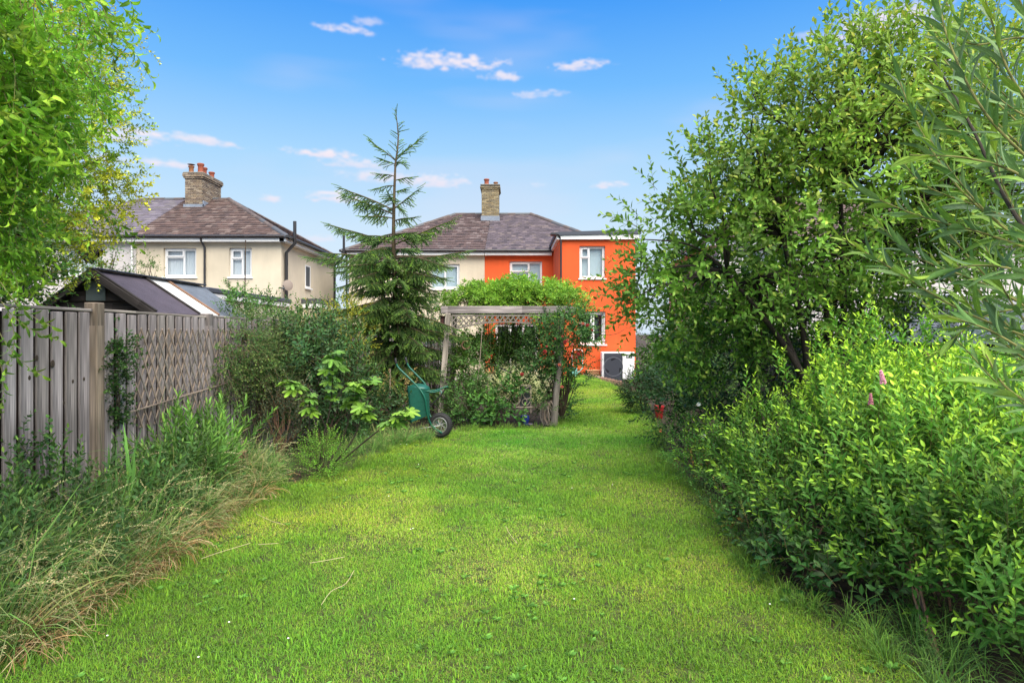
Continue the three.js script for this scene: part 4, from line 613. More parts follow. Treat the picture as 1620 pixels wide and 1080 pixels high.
// contorted willow hanging in from the left and the golden tree behind it
{
  const base = V(-3.6, 0, -2.6), t = thing('curly_willow', 'bright green tree with curled hanging leaves filling the upper left corner', 'tree', base), r = rng(161);
  const sp = spray(162, { n: 15, len: .42, leaf: tiny(.11, .023, 'lance', { seg: 6, curl: 1.9, fold: .25, wave: .12 }), ang: .75, droop: .5, col: [.13, .3, .025], young: [.24, .43, .035], youngN: 6, tip: .75, vary: .3, jit: .9, stemCol: [.16, .16, .05], stemR: .0028, variants: 3 });
  const list = crownList({ seed: 163, n: 1250, blobs: [BL(0, 60, 3, 95, 80), BL(-30, 190, 3, 100, 80), BL(-50, 320, 3.1, 80, 80), BL(70, -10, 2.9, 80, 36), BL(30, 110, 3.2, 60, 60), BL(-40, 390, 3.1, 70, 40), BL(10, 240, 3.2, 55, 80), BL(10, 340, 3.4, 40, 40), BL(-120, 150, 3.4, 170, 240)], up: -.55, out: .6, rnd: .55, shell: .8, cut: .36, scale: [.5, .9], col: (p, nz, q) => { const k = 1.2 + (nz - .5) * .8 + (q() - .5) * .4; return [k * 1.1, k, k]; } });
  for (const [x, y, d] of [[168, 18, 2.7], [205, -12, 2.7], [150, 60, 2.9], [165, 150, 3], [182, 170, 3], [172, 340, 2.9], [178, 352, 2.9], [150, 120, 2.9], [15, 500, 2.6], [10, 545, 2.6], [25, 520, 2.6], [5, 580, 2.6], [14, 470, 2.6], [140, 330, 3], [186, 5, 2.8], [30, 450, 3]]) list.push({ m: aim(P(x - 14, y - 24, d), V(.35 + r() * .3, -1, (r() - .5) * .4), r() * 6.28, .5 + r() * .25), c: [1, 1, .9], front: 1.2, p: P(x - 14, y - 24, d) });
  const m = new MB(); tube(m, curve([base, V(-3.5, 1.2, -2.7), V(-3.2, 2.4, -2.9), V(-2.9, 3.6, -3.1)], 14), (k) => .07 * (1 - .6 * k), 9); limbs(m, V(-3.2, 2.3, -2.9), list.filter((e, k) => k % 34 === 0).map((e) => e.p), .018, r, [1, 1, 1], .35, .4); put('trunk', m.geo(), M.bark, t);
  foliage(t, sp, list, leafMat({ trans: .45, k: 2.05 }), { singles: 300 });
  // golden tree beyond the fence
  const gb = V(-6.8, 0, -7.6), g = thing('golden_tree', 'yellow-green tree behind the hanging willow leaves on the left', 'tree', gb);
  const gsp = spray(164, { n: 22, len: .4, leaf: tiny(.058, .03, 'round', { seg: 2 }), arr: 'opp', ang: 1.2, droop: .9, col: [.42, .45, .025], young: [.6, .58, .04], vary: .25, tip: .8 });
  const gl = crownList({ seed: 165, n: 2300, blobs: [BL(128, 150, 7.5, 62, 95), BL(105, 290, 7.5, 80, 90), BL(152, 225, 7.4, 42, 60), BL(148, 312, 7.4, 48, 42), BL(85, 395, 7.6, 55, 30), BL(20, 60, 8, 150, 100), BL(-60, 300, 8, 150, 200)], up: .0, out: .7, shell: .6, cut: .36, scale: [.6, 1.1], freq: 2.4, col: (p, nz, q) => { const k = sstep(.36, .62, nz), o = 1 + (q() - .5) * .3; return mixc([.35, .6, .8], [1, 1, 1], k).map((v) => v * o); } });
  const gm = new MB(); tube(gm, curve([gb, V(-6.6, 1.6, -7.6), V(-6.1, 3, -7.6), V(-5.8, 4.4, -7.5)], 12), (k) => .12 * (1 - .7 * k), 9); limbs(gm, V(-6.1, 2.8, -7.6), gl.filter((e, k) => k % 60 === 0).map((e) => e.p), .03, r); put('trunk', gm.geo(), M.bark, g);
  foliage(g, gsp, gl, LEAF);
  // dark growth at the fence under the willow
  shrub('elder', 'deep green bush behind the fence under the hanging willow leaves', 'bush', V(-6.2, 0, -7.4), { seed: 166, n: 330, blobs: [BL(5, 420, 7, 70, 45), BL(-60, 400, 7, 100, 90)], cut: .28, col: warm(.4), minY: 1 }, midSp, LEAF, { stems: 6 });
}

// ---------------------------------------------------------------- spruce
{
  const base = V(-2.22, 0, -12), t = thing('spruce_tree', 'tall open spruce tree with drooping dark branches in front of the houses', 'spruce tree', base), r = rng(201);
  const T = (y) => V(-2.22 + .03 * Math.sin(y * 1.3) + (y > 5 ? .04 * Math.sin((y - 5) * 4) : 0), y, -12), top = 5.98;
  const m = new MB(); tube(m, Array.from({ length: 24 }, (_, k) => T(top * k / 23)), (k) => .075 * (1 - k) + .006, 8, [1, 1, 1]);
  const needle = (seed) => { const q = rng(seed), b = new MB(), L = .26; tube(b, [V(0, 0, 0), V(0, L * .5, .01), V(0, L, 0)], (k) => .0035 - .002 * k, 4, [.16, .12, .05]); for (let k = 0; k < 170; k++) { const f = .02 + .98 * k / 170, a = q() * 6.28, al = .8 - .35 * f, l = .024 * (.75 + q() * .5), c = tint(mixc([.1, .22, .065], [.2, .37, .07], Math.pow(f, 3)), q, .35, .12), p = V(0, L * f, .01 * Math.sin(f * 3)), d = V(Math.cos(a) * Math.sin(al), Math.cos(al), Math.sin(a) * Math.sin(al)), s = V(-Math.sin(a), 0, Math.cos(a)).multiplyScalar(.0034), e = p.clone().addScaledVector(d, l), h = p.clone().addScaledVector(d, l * .5); const i0 = b.v(p.x, p.y, p.z, 0, 0, c), i1 = b.v(h.x + s.x, h.y + s.y, h.z + s.z, 0, 0, c), i2 = b.v(h.x - s.x, h.y - s.y, h.z - s.z, 0, 0, c), i3 = b.v(e.x, e.y, e.z, 0, 0, c); b.tri(i0, i1, i2); b.tri(i2, i1, i3); } return b.geo(); };
  const geo = needle(202), list = [];
  const twig = (p, d, len, young = 0) => { const k = .8 + r() * .45; list.push({ m: aim(p, d, r() * 6.28, len / .26), c: [k * (1 + young * .9), k * (1 + young * .8), k] }); };
  // one branch: where it leaves the trunk, heading, length, rise at the root, droop at the tip, how full
  const branch = (y, az, L, rise_, droop, full, hang = .5) => {
    const o = T(y), h = V(Math.cos(az), 0, Math.sin(az)), pts = [], N = 9; for (let k = 0; k <= N; k++) { const f = k / N; pts.push(o.clone().addScaledVector(h, L * f).add(V((r() - .5) * .03 * f, L * (rise_ * f - droop * f * f + .28 * droop * f * f * f * f), (r() - .5) * .03 * f))); }
    tube(m, pts, (k) => (.006 + .008 * Math.min(1, L)) * (1 - .85 * k) + .002, 5, [.55, .5, .4]);
    const side = UP.clone().cross(h), n = Math.round(L * 19 * full + 4);
    for (let k = 0; k < n; k++) { const f = .12 + .86 * Math.pow((k + r() * .6) / n, .85), i = Math.min(N - 1, Math.floor(f * N)), p = pts[i].clone().lerp(pts[i + 1], f * N - i), tan = pts[i + 1].clone().sub(pts[i]).normalize(); for (const s of [-1, 1]) { if (r() > .9) continue; const len = (.13 + .26 * (1 - f) * Math.min(1, L / 1.1)) * (.6 + r() * .7); const d = tan.clone().multiplyScalar(.75).addScaledVector(side, s * (.55 + r() * .5)).add(V(0, -hang * (.5 + r() * .9), 0)); twig(p, d, len, r() < .12 ? .8 : 0); if (len > .2 && r() < .75) { const dd = d.clone().normalize(); for (const e of [-1, 1]) twig(p.clone().addScaledVector(dd, len * .45), dd.clone().add(V((r() - .5), -hang, (r() - .5)).multiplyScalar(.8)).addScaledVector(tan, .5 * e), len * .6, 0); } } twig(p, tan.clone().add(V(0, -.2 * hang, 0)), .13, 0); }
    twig(pts[N].clone().addScaledVector(h, -.06), h.clone().add(V(0, (rise_ - droop * .9) * .8, 0)), .2, .3);
  };
  // the leader with short spiky shoots
  for (let y = 4.95; y < 5.95; y += .034) { const a = r() * 6.28, l = lerp(.24, .12, (y - 4.95)); twig(T(y), V(Math.cos(a), .5 + r() * .4, Math.sin(a)), l, .2); }
  twig(T(5.85), V(.12, 1, .05), .22, .4); twig(T(5.55), V(1, .25, 0), .22); twig(T(5.5), V(-1, .5, .2), .16);
  // branches seen in outline against the sky
  branch(5.0, Math.PI * .98, .5, .95, .25, .7, .3); branch(5.0, .05, .52, 1.05, .3, 1.1, .3); branch(4.93, 2.5, .3, .25, .1, .8); branch(4.95, -1.3, .35, .5, .2, .8); branch(4.7, 2.9, .32, .35, .35, 1); branch(4.62, .2, .34, .35, .3, .9); branch(4.52, 3.3, .38, .2, .4, 1); branch(4.4, .4, .25, .3, .2, .8); branch(4.3, -2, .3, .3, .2, .8);
  branch(4.05, 3.05, 1.02, .55, .18, 1, .75); branch(3.98, 3.35, 1.08, .48, .1, .9, .7); branch(4.08, .1, .5, .85, .12, 1.1, .9); branch(4.15, 1.6, .5, .4, .2, 1); branch(4.1, -1.6, .6, .4, .2, 1); branch(3.85, .6, .55, .25, .3, 1, .8); branch(3.9, 2.6, .6, .2, .3, 1, .8);
  branch(3.42, 3.2, 1.28, .34, .05, 1.1, .6); branch(3.4, -.05, 1.15, .48, .06, 1.2, .8); branch(3.55, .9, .8, .2, .3, 1); branch(3.5, 2.2, .8, .2, .3, 1); branch(3.3, -1.2, .9, .3, .2, 1); branch(3.35, 4, .8, .2, .2, 1); branch(3.6, 3.6, .6, .1, .3, 1.2); branch(3.6, .3, .6, .1, .3, 1.2);
  // fuller whorls below
  for (let y = 3.15; y > .65;) { const L = lerp(1.42, 1.08, clamp((3.1 - y) / 2.4, 0, 1)), n = 7, a0 = r() * 6.28; for (let k = 0; k < n; k++) branch(y + (r() - .5) * .16, a0 + k / n * 6.28 + (r() - .5) * .5, L * (.6 + r() * .38), .1 + r() * .2, .25 + r() * .3, 1.15, .75); y -= .18 + r() * .05; }
  branch(2.95, 3.18, 1.72, .28, .2, 1.1, .7); branch(3.02, -.05, 1.42, .3, .15, 1.15, .8); branch(2.9, 1.5, 1.1, .3, .25, 1.3, .7); branch(2.6, 1.75, 1.2, .2, .3, 1.3, .7); branch(2.2, 1.2, 1.25, .15, .3, 1.3, .7); branch(2.1, 2.1, 1.3, .1, .3, 1.3, .7); branch(1.9, 3, 1.4, .1, .35, 1.3); branch(1.8, .1, 1.3, .1, .3, 1.3);
  put('trunk', m.geo(), std([.2, .15, .09], { map: scaleTex(grain, .3, .5), roughness: .95 }), t);
  const im = new THREE.InstancedMesh(geo, std([1, 1, 1], { vertexColors: true, roughness: .6 }), list.length), c = new THREE.Color(); im.name = 'needles'; im.userData.kind = 'stuff'; im.castShadow = im.receiveShadow = true; const sh = new THREE.Matrix4().makeTranslation(-base.x, 0, -base.z); list.forEach((e, k) => { im.setMatrixAt(k, sh.clone().multiply(e.m)); im.setColorAt(k, c.setRGB(...e.c)); }); t.add(im);
}
{
  const f = thing('wooden_fence', 'short run of grey vertical boards behind the left pergola post', 'fence', V(-2, 0, -14.6)), r = rng(211), g = bevBox(.145, 1.66, .02, .004);
  for (let k = 0; k < 14; k++) place('board', g, M.woods[Math.floor(r() * 5)], f, new THREE.Matrix4().makeRotationY((r() - .5) * .04).setPosition(-3.42 + k * .152, .84 + (r() - .5) * .02, -14.6 + (r() - .5) * .006));
  put('rail', boxAt(-3.5, 1.3, -14.67, -1.3, 1.38, -14.62), M.woods[1], f);
}

// ---------------------------------------------------------------- pergola
const PZ = -11.9;
{
  const p = thing('pergola', 'weathered timber garden arch with lattice under its beam', 'pergola', V(-.2, 0, PZ - .5)), W = M.pale, W2 = M.woods[0];
  put('post', bar(V(-1.36, 0, PZ), V(-1.2, 2.1, PZ), .1, .1, V(1, 0, 0), .008), W, p);
  { const q = new MB(); tube(q, curve([V(.78, 0, PZ + .2), V(.82, .6, PZ + .18), V(.9, 1.2, PZ + .1), V(.94, 2.1, PZ + .02)], 12), (k) => .062 - .008 * k, 10); put('post', q.geo(), M.pale, p); }
  put('post', bar(V(-1.28, 0, PZ - 1.3), V(-1.2, 2.1, PZ - 1.3), .1, .1, V(1, 0, 0), .008), W, p); put('post', bar(V(.92, 0, PZ - 1.3), V(.92, 2.1, PZ - 1.3), .1, .1, V(1, 0, 0), .008), W, p);
  put('beam', bar(V(-1.34, 2.165, PZ), V(1.2, 2.165, PZ), .14, .07, V(0, 0, 1), .008), W2, p); put('beam', bar(V(-1.34, 2.165, PZ - 1.3), V(1.2, 2.165, PZ - 1.3), .14, .07, V(0, 0, 1), .008), W, p);
  for (let x = -1.15; x < 1.1; x += .45) put('rafter', boxAt(x - .025, 2.12, PZ - 1.26, x + .025, 2.215, PZ - .04, .005), W, p);
  // arched lattice frame
  const x0 = -1.13, x1 = .86, yt = 2.06, arc = (x) => { const u = (x - (x0 + x1) / 2) / ((x1 - x0) / 2); return 1.94 - .155 * u * u; };
  put('lattice_rail', bar(V(x0, yt, PZ), V(x1, yt, PZ), .032, .03, V(0, 0, 1), .004), W, p);
  const pts = Array.from({ length: 17 }, (_, k) => { const x = lerp(x0, x1, k / 16); return V(x, arc(x), PZ); }); { const L = []; for (let k = 0; k < 16; k++) L.push(bar(pts[k], pts[k + 1].clone().lerp(pts[k], -.04), .03, .034, V(0, 0, 1), .002)); put('lattice_rail', merge(L), W, p); }
  for (let x = x0 - .16; x < x1; x += .098) for (const s of [1, -1]) { // slats between the rail and the arch
    const A = s > 0 ? [x, yt] : [x, yt - .3], dx = .3 * .9; let a = V(x, s > 0 ? yt - .3 : yt, 0), b = V(x + dx, s > 0 ? yt : yt - .3, 0); void A;
    const N = 40; let st = null, en = null; for (let k = 0; k <= N; k++) { const q = a.clone().lerp(b, k / N); if (q.x > x0 && q.x < x1 && q.y > arc(q.x) + .008 && q.y < yt - .01) { st ??= q; en = q; } } if (!st || st.distanceTo(en) < .05) continue;
    const z = PZ + (s > 0 ? .012 : .002); put('slat', bar(V(st.x, st.y, z), V(en.x, en.y, z), .024, .008, V(0, 0, 1), .002), W, p); }
  put('brace', bar(V(-1.13, 2.05, PZ + .002), V(-1.13, 1.74, PZ + .002), .03, .03, V(0, 0, 1), .003), W, p);
  // wisteria on top
  const w = thing('wisteria', 'bright green feathery wisteria heaped on top of the pergola', 'wisteria', V(-.2, 2.2, PZ - .6));
  const sp = spray(221, { n: 17, len: .3, leaf: tiny(.075, .022, 'lance', { curl: .5 }), arr: 'opp', ang: 1.05, droop: 1.1, col: [.17, .34, .03], young: [.26, .43, .04], vary: .25, tip: .8 });
  const L = crownList({ seed: 222, n: 1350, blobs: [BL(765, 482, 12.6, 56, 18, 32), BL(818, 478, 12.6, 46, 20, 32), BL(866, 484, 12.5, 42, 17, 34), BL(824, 464, 12.6, 30, 14, 26), BL(752, 472, 12.7, 28, 12, 26), BL(875, 468, 12.6, 22, 10, 24), BL(735, 488, 12.5, 28, 10, 30), BL(795, 478, 12.9, 56, 18, 40), BL(905, 482, 12, 20, 14, 25)], up: .6, out: .7, shell: .6, cut: .3, scale: [.85, 1.3], col: warm(.35), minY: 2.15 });
  for (const [x, y] of [[838, 500], [842, 512], [870, 500], [905, 492], [858, 508]]) for (let k = 0; k < 3; k++) L.push({ m: aim(P(x + k * 3, y - 8, 11.8), V(.2 * (k - 1), -1, .3), k * 2, .8), c: [.95, 1, .9], p: P(x, y, 11.8) });
  { const m = new MB(), r = rng(223); limbs(m, V(.7, 1.9, PZ - .3), L.filter((e, k) => k % 40 === 0).map((e) => e.p), .014, r); tube(m, curve([V(.72, 0, PZ - .25), V(.85, .7, PZ - .15), V(.68, 1.4, PZ - .3), V(.7, 2, PZ - .3)], 16), .025, 7); for (let k = 0; k < 9; k++) { const x = -.5 + k * .16 + r() * .06; tube(m, curve([V(x, 2.2, PZ - .6), V(x + .03, 1.7, PZ - .62), V(x - .02, 1.5 - r() * .3, PZ - .6)], 6), .005, 4); } put('stem', m.geo(), M.twig, w); }
  foliage(w, sp, L, LEAF);
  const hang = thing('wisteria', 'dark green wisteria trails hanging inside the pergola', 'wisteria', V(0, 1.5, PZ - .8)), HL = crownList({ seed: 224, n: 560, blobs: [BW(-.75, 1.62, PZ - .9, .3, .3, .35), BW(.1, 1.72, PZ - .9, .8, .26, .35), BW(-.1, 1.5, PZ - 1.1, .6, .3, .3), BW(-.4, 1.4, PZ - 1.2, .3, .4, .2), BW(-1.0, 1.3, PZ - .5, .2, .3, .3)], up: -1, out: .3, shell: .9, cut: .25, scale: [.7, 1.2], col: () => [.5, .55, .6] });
  foliage(hang, sp, HL, LEAF);
  { const m = new MB(), r = rng(225); for (let k = 0; k < 26; k++) { const x = -.6 + r() * 1.3, y = 1.75 - r() * .2, z = PZ - .3 - r() * .9; tube(m, curve([V(x, 2.1, z), V(x + .02, y, z), V(x + (r() - .5) * .1, y - .2 - r() * .45, z)], 7), .006, 4); } put('trail', m.geo(), std([.07, .1, .035]), hang); }
  // rose on the right post
  const ro = thing('rose', 'climbing rose with coral pink flowers round the right pergola post', 'rose', V(.9, 0, PZ + .1));
  const rsp = spray(226, { n: 14, len: .34, leaf: tiny(.07, .044, 'ovate'), ang: 1.1, droop: .4, col: [.045, .13, .03], young: [.12, .22, .04], vary: .35, stemCol: [.12, .12, .04] });
  const RL = crownList({ seed: 227, n: 720, blobs: [BL(885, 548, 11.8, 38, 44, 28), BL(905, 520, 11.6, 26, 24, 24), BL(855, 560, 11.8, 26, 38, 25), BL(918, 522, 11.6, 16, 14, 16), BL(915, 590, 11.9, 16, 24, 16), BL(870, 515, 11.8, 30, 14, 20), BL(932, 545, 11.6, 10, 6, 8), BL(915, 508, 11.7, 22, 14, 20), BL(893, 630, 12.25, 14, 32, 14)], cut: .28, scale: [.6, 1.05], col: warm(.4) }, rsp);
  { const m = new MB(), r = rng(228); limbs(m, V(.95, .1, PZ - .1), RL.filter((e, k) => k % 26 === 0).map((e) => e.p), .009, r); tube(m, curve([V(.95, 1.4, PZ + .1), P(935, 532, 11.5), P(975, 528, 11.3), P(988, 521, 11.3)], 12), .004, 5); put('stem', m.geo(), M.twig, ro); }
  foliage(ro, rsp, RL, LEAF);
  const fl = new MB(); for (let k = 0; k < 14; k++) { const g = leafGeo({ len: .034, wid: .034, shape: 'round', seg: 3, curl: 1.1, fold: .3, petiole: 0 }), a = k * 2.4, tl = k < 5 ? .4 : k < 10 ? .95 : 1.35; fl.add(g, new THREE.Matrix4().makeRotationFromEuler(new THREE.Euler(tl, a, 0, 'YXZ'))); } const flg = fl.geo(), rm = [[.62, .16, .13], [.7, .27, .2], [.5, .08, .08]].map((c) => leafMat({ k: 1, col: c, vc: false, map: false, coat: 0 }));
  [[890, 532], [898, 538], [894, 541], [865, 548], [922, 512], [930, 515], [912, 565], [885, 577], [862, 556], [878, 536], [906, 545], [826, 592], [937, 522], [889, 612], [915, 560]].forEach(([x, y], k) => place('flower', flg, rm[k % 3], ro, aim(P(x, y, 11.35 - (k % 3) * .03), V((k % 5 - 2) * .2, .5, .9), k, .8 + (k % 3) * .25)));
  // old stem bundle at the foot of the right post
  const tw = thing('twig_bundle', 'loop of pale dried vine stems at the foot of the right pergola post', 'twigs', V(.68, 0, PZ + .12)), r2 = rng(229);
  for (let k = 0; k < 12; k++) { const x = .55 + r2() * .2, wd = .05 + r2() * .06, h = .26 + r2() * .22, z = PZ + .1 + r2() * .12; put('vine_stem', pipeGeo(curve([V(x - wd * .3, .02, z), V(x - wd, h * .45, z), V(x - wd * .3, h, z - .03), V(x + wd * .6, h * .7, z + .02), V(x + wd, h * .3, z), V(x + wd * .2, .03, z)], 18), .007 + r2() * .004), k % 2 ? M.pale : M.lathe, tw); }
  // bird box, swing rope, dark ring
  const bb = thing('bird_box', 'dark red box hanging beside the top of the left pergola post', 'bird box', P(704, 511, 12)); const b = bb.position; const red = std([.13, .035, .03], { map: grain, roughness: .7 });
  put('body', boxAt(b.x - .085, b.y - .13, b.z - .1, b.x + .085, b.y + .11, b.z + .08, .015), red, bb); put('roof', boxAt(b.x - .1, b.y + .112, b.z - .12, b.x + .1, b.y + .135, b.z + .11, .008), red, bb); put('entrance_hole', new THREE.CylinderGeometry(.02, .02, .006, 14).rotateX(Math.PI / 2).translate(b.x, b.y + .03, b.z + .082), M.black, bb);
  tag(put('rope', pipeGeo(curve([P(763, 507, 11.75), P(761, 545, 11.75), P(757, 590, 11.75), P(754, 612, 11.8)], 12), .007), M.lathe, scene), 'thin pale rope hanging down inside the pergola on the left', 'rope');
  tag(put('ring_ornament', new THREE.TorusGeometry(.075, .016, 8, 22, 5.2).rotateZ(1).translate(...P(737, 546, 12).toArray()), M.rust, scene), 'dark curved ring hanging beside the left pergola post', 'ornament');
  const fd = thing('bird_feeder', 'dark tubular bird feeder hanging at the back of the pergola', 'bird feeder', P(821, 556, 13.1)), fb = fd.position; put('tube', new THREE.CylinderGeometry(.034, .034, .24, 14).translate(fb.x, fb.y, fb.z), M.darkgrey, fd); put('cap', new THREE.ConeGeometry(.05, .05, 14).translate(fb.x, fb.y + .145, fb.z), M.black, fd); put('tray', new THREE.CylinderGeometry(.05, .045, .02, 14).translate(fb.x, fb.y - .13, fb.z), M.black, fd); put('hanger', pipeGeo([V(fb.x, fb.y + .16, fb.z), V(fb.x, 2.1, fb.z)], .004), M.black, fd);
  tag(put('cane', pipeGeo([P(822, 562, 12.9), P(836, 582, 12.6)], .012), M.black, scene), 'dark slanting rod behind the roses under the arch', 'rod'); tag(put('cane', pipeGeo([P(783, 578, 12.3), P(816, 593, 12.1)], .012), M.black, scene), 'dark slanting rod to the left of the scroll panel', 'rod');
}
// iron scroll panel with a dark board behind
{
  const d = 11.75, s = thing('scroll_panel', 'pale rusty iron scrollwork panel standing in the plants under the arch', 'ironwork', P(822, 660, d)), q = (x, y, k = 0) => P(x, y, d - k), tb = (pts, r = .008, n = 30) => pipeGeo(curve(pts, n), r);
  const iron = std([.5, .4, .34], { roughness: .8, map: speckle });
  put('frame', merge([pipeGeo([q(840, 610), q(840, 654)], .009), pipeGeo([q(812, 644), q(842, 644)], .014), pipeGeo([q(824, 609.5), q(840, 609.5)], .009)]), iron, s);
  const spiral = (cx, cy, r0, r1, a0, a1) => Array.from({ length: 22 }, (_, k) => { const f = k / 21, a = lerp(a0, a1, f), r = lerp(r0, r1, f); return q(cx + Math.cos(a) * r, cy + Math.sin(a) * r); });
  for (const [cx, cy, r0, r1, a0, a1] of [[816, 632, 8, 2, 2.6, -5], [831, 635, 7, 2, 0, 7.5], [834, 625, 6.5, 5.5, -2.5, 4], [793, 632, 7, 2, 2.6, -4.5], [786, 612, 9, 4, -1.2, 1.8], [800, 634, 5, 2, 0, -4]]) put('scroll', tb(spiral(cx, cy, r0, r1, a0, a1)), iron, s);
  put('scroll', tb([q(812, 644), q(822, 636), q(826, 622), q(836, 612), q(840, 611)], .007), iron, s);
  tag(put('slate_board', bar(P(830.5, 643, d + .06), P(830.5, 612, d + .06), .19, .02, V(0, 0, 1), .006), std([.045, .05, .06], { roughness: .5 }), scene), 'dark slate board propped behind the scroll panel', 'board');
  const pot = thing('blue_pot', 'small glossy cobalt blue pot among leaves below the scroll panel', 'pot', P(830, 665, 11.6)), b = pot.position, blue = new THREE.MeshPhysicalMaterial({ color: C(.01, .02, .22), roughness: .3, clearcoat: .8 });
  put('pot', new THREE.LatheGeometry([[.0, 0], [.06, 0], [.085, .06], [.09, .1], [.082, .13], [.088, .15], [.078, .15], [.07, .1], [0, .05]].map((e) => new THREE.Vector2(...e)), 20).translate(b.x, b.y - .06, b.z), blue, pot); put('saucer', new THREE.CylinderGeometry(.1, .08, .02, 20).translate(b.x + .06, b.y - .07, b.z + .02), blue, pot);
}
// planting under and behind the arch
const fernSp = spray(231, { n: 20, len: .5, leaf: tiny(.12, .026, 'lance', { curl: .5 }), arr: 'opp', ang: 1.0, droop: 1.0, col: [.07, .17, .028], young: [.12, .24, .04], vary: .3, tip: .55, stemR: .003 });
const softSp = spray(232, { n: 14, len: .3, leaf: tiny(.065, .036), ang: 1.0, col: [.055, .145, .032], young: [.12, .23, .05], vary: .35, droop: .4 });
const broadSp = spray(233, { n: 8, len: .26, leaf: tiny(.13, .075, 'ovate', { seg: 4, curl: .5 }), ang: 1.1, col: [.05, .16, .028], young: [.1, .23, .035], vary: .3, droop: .3, stemR: .004 });
shrub('fern', 'large arching fern fronds beside the left pergola post', 'fern', V(-.75, 0, PZ - .2), { seed: 234, n: 110, blobs: [BW(-.85, 1.0, PZ - .3, .4, .45, .4), BW(-.6, 1.15, PZ - .5, .35, .35, .3), BW(-1.0, .6, PZ - .2, .3, .4, .3)], up: .3, cut: .25, col: warm(.35) }, fernSp, LEAF, { stems: 12, r0: .01 });
shrub('border_plants', 'mixed leafy border plants crowding the foot of the pergola', 'plants', V(-.4, 0, PZ + .15), { seed: 235, n: 520, blobs: [BW(-.85, .35, PZ + .1, .4, .4, .3), BW(-.3, .5, PZ, .45, .5, .3), BW(.25, .38, PZ + .05, .4, .38, .25), BW(.0, .85, PZ - .6, .6, .4, .4), BW(.55, .7, PZ - .2, .25, .5, .3), BW(-1.15, .3, PZ + .25, .2, .3, .25), BW(.5, .2, PZ + .2, .3, .22, .2)], up: .6, cut: .25, col: warm(.5), keep: (p) => { const x = PX0 - p.x / p.z * FOCAL, y = PY0 + (p.y - EYE) / p.z * FOCAL; return !(x > 798 && x < 848 && y > 604 && y < 676 && p.z > -12); } }, softSp, LEAF, { stems: 14, r0: .006 });
shrub('comfrey', 'broad-leaved plants low under the middle of the arch', 'plants', V(-.3, 0, PZ + .3), { seed: 236, n: 80, blobs: [BW(-.65, .22, PZ + .3, .45, .24, .18), BW(-.15, .3, PZ + .3, .3, .35, .18), BW(-.1, .6, PZ + .15, .2, .3, .15)], up: .9, cut: .15, col: warm(.4) }, broadSp, LEAF, { stems: 8, r0: .006 });
grassStuff('pale_grass', 'pale feathery ornamental grass seen through the arch', grassClump(237, 70, 1.1, [[.3, .36, .16], [.4, .42, .22], [.22, .3, .1]], { lean: .8, heads: .4, headCol: [.55, .5, .3], R: .15 }), spots(238, 46, (r) => [-.5 + r() * 1.3, -15.5 - r() * 2.2, .7 + r() * .6]), GRASS, 239, V(0, 1, 0));
shrub('bush', 'green shrubs behind the arch before the orange house', 'bush', V(-.8, 0, -17.5), { seed: 240, n: 430, blobs: [BW(-1.6, .9, -17, .8, .8, .6), BW(-.6, 1.1, -17.5, .9, 1.0, .8), BW(.5, .9, -17.5, .5, .9, .6), BW(-2.8, 1.1, -19, 1, 1.1, .8)], cut: .3, scale: [.9, 1.5], col: warm(.5) }, midSp, LEAF, { stems: 9 });
shrub('shrub', 'grey-green shrub between the spruce and the arch, under the cream wall', 'shrub', V(-1.7, 0, -13.6), { seed: 241, n: 240, blobs: [BW(-1.55, 1.85, -14.2, .45, .4, .4), BW(-1.9, 2.1, -14.4, .35, .3, .3), BW(-1.7, .5, -12.6, .35, .5, .3)], cut: .3, col: (p, n, r) => [.9 + r() * .3, .9 + r() * .3, 1.2] }, softSp, LEAF, { stems: 10, r0: .012 });
shrub('laurel', 'very dark evergreen behind the lower branches of the spruce', 'shrub', V(-2.5, 0, -13.2), { seed: 242, n: 330, blobs: [BW(-2.2, 1.0, -13.4, .7, .9, .4), BW(-2.9, .9, -12.6, .6, .9, .4), BW(-2.4, .35, -11.6, .5, .35, .3)], cut: .3, col: warm(.4) }, laurelSp, LEAF_WAXY, { stems: 6 });

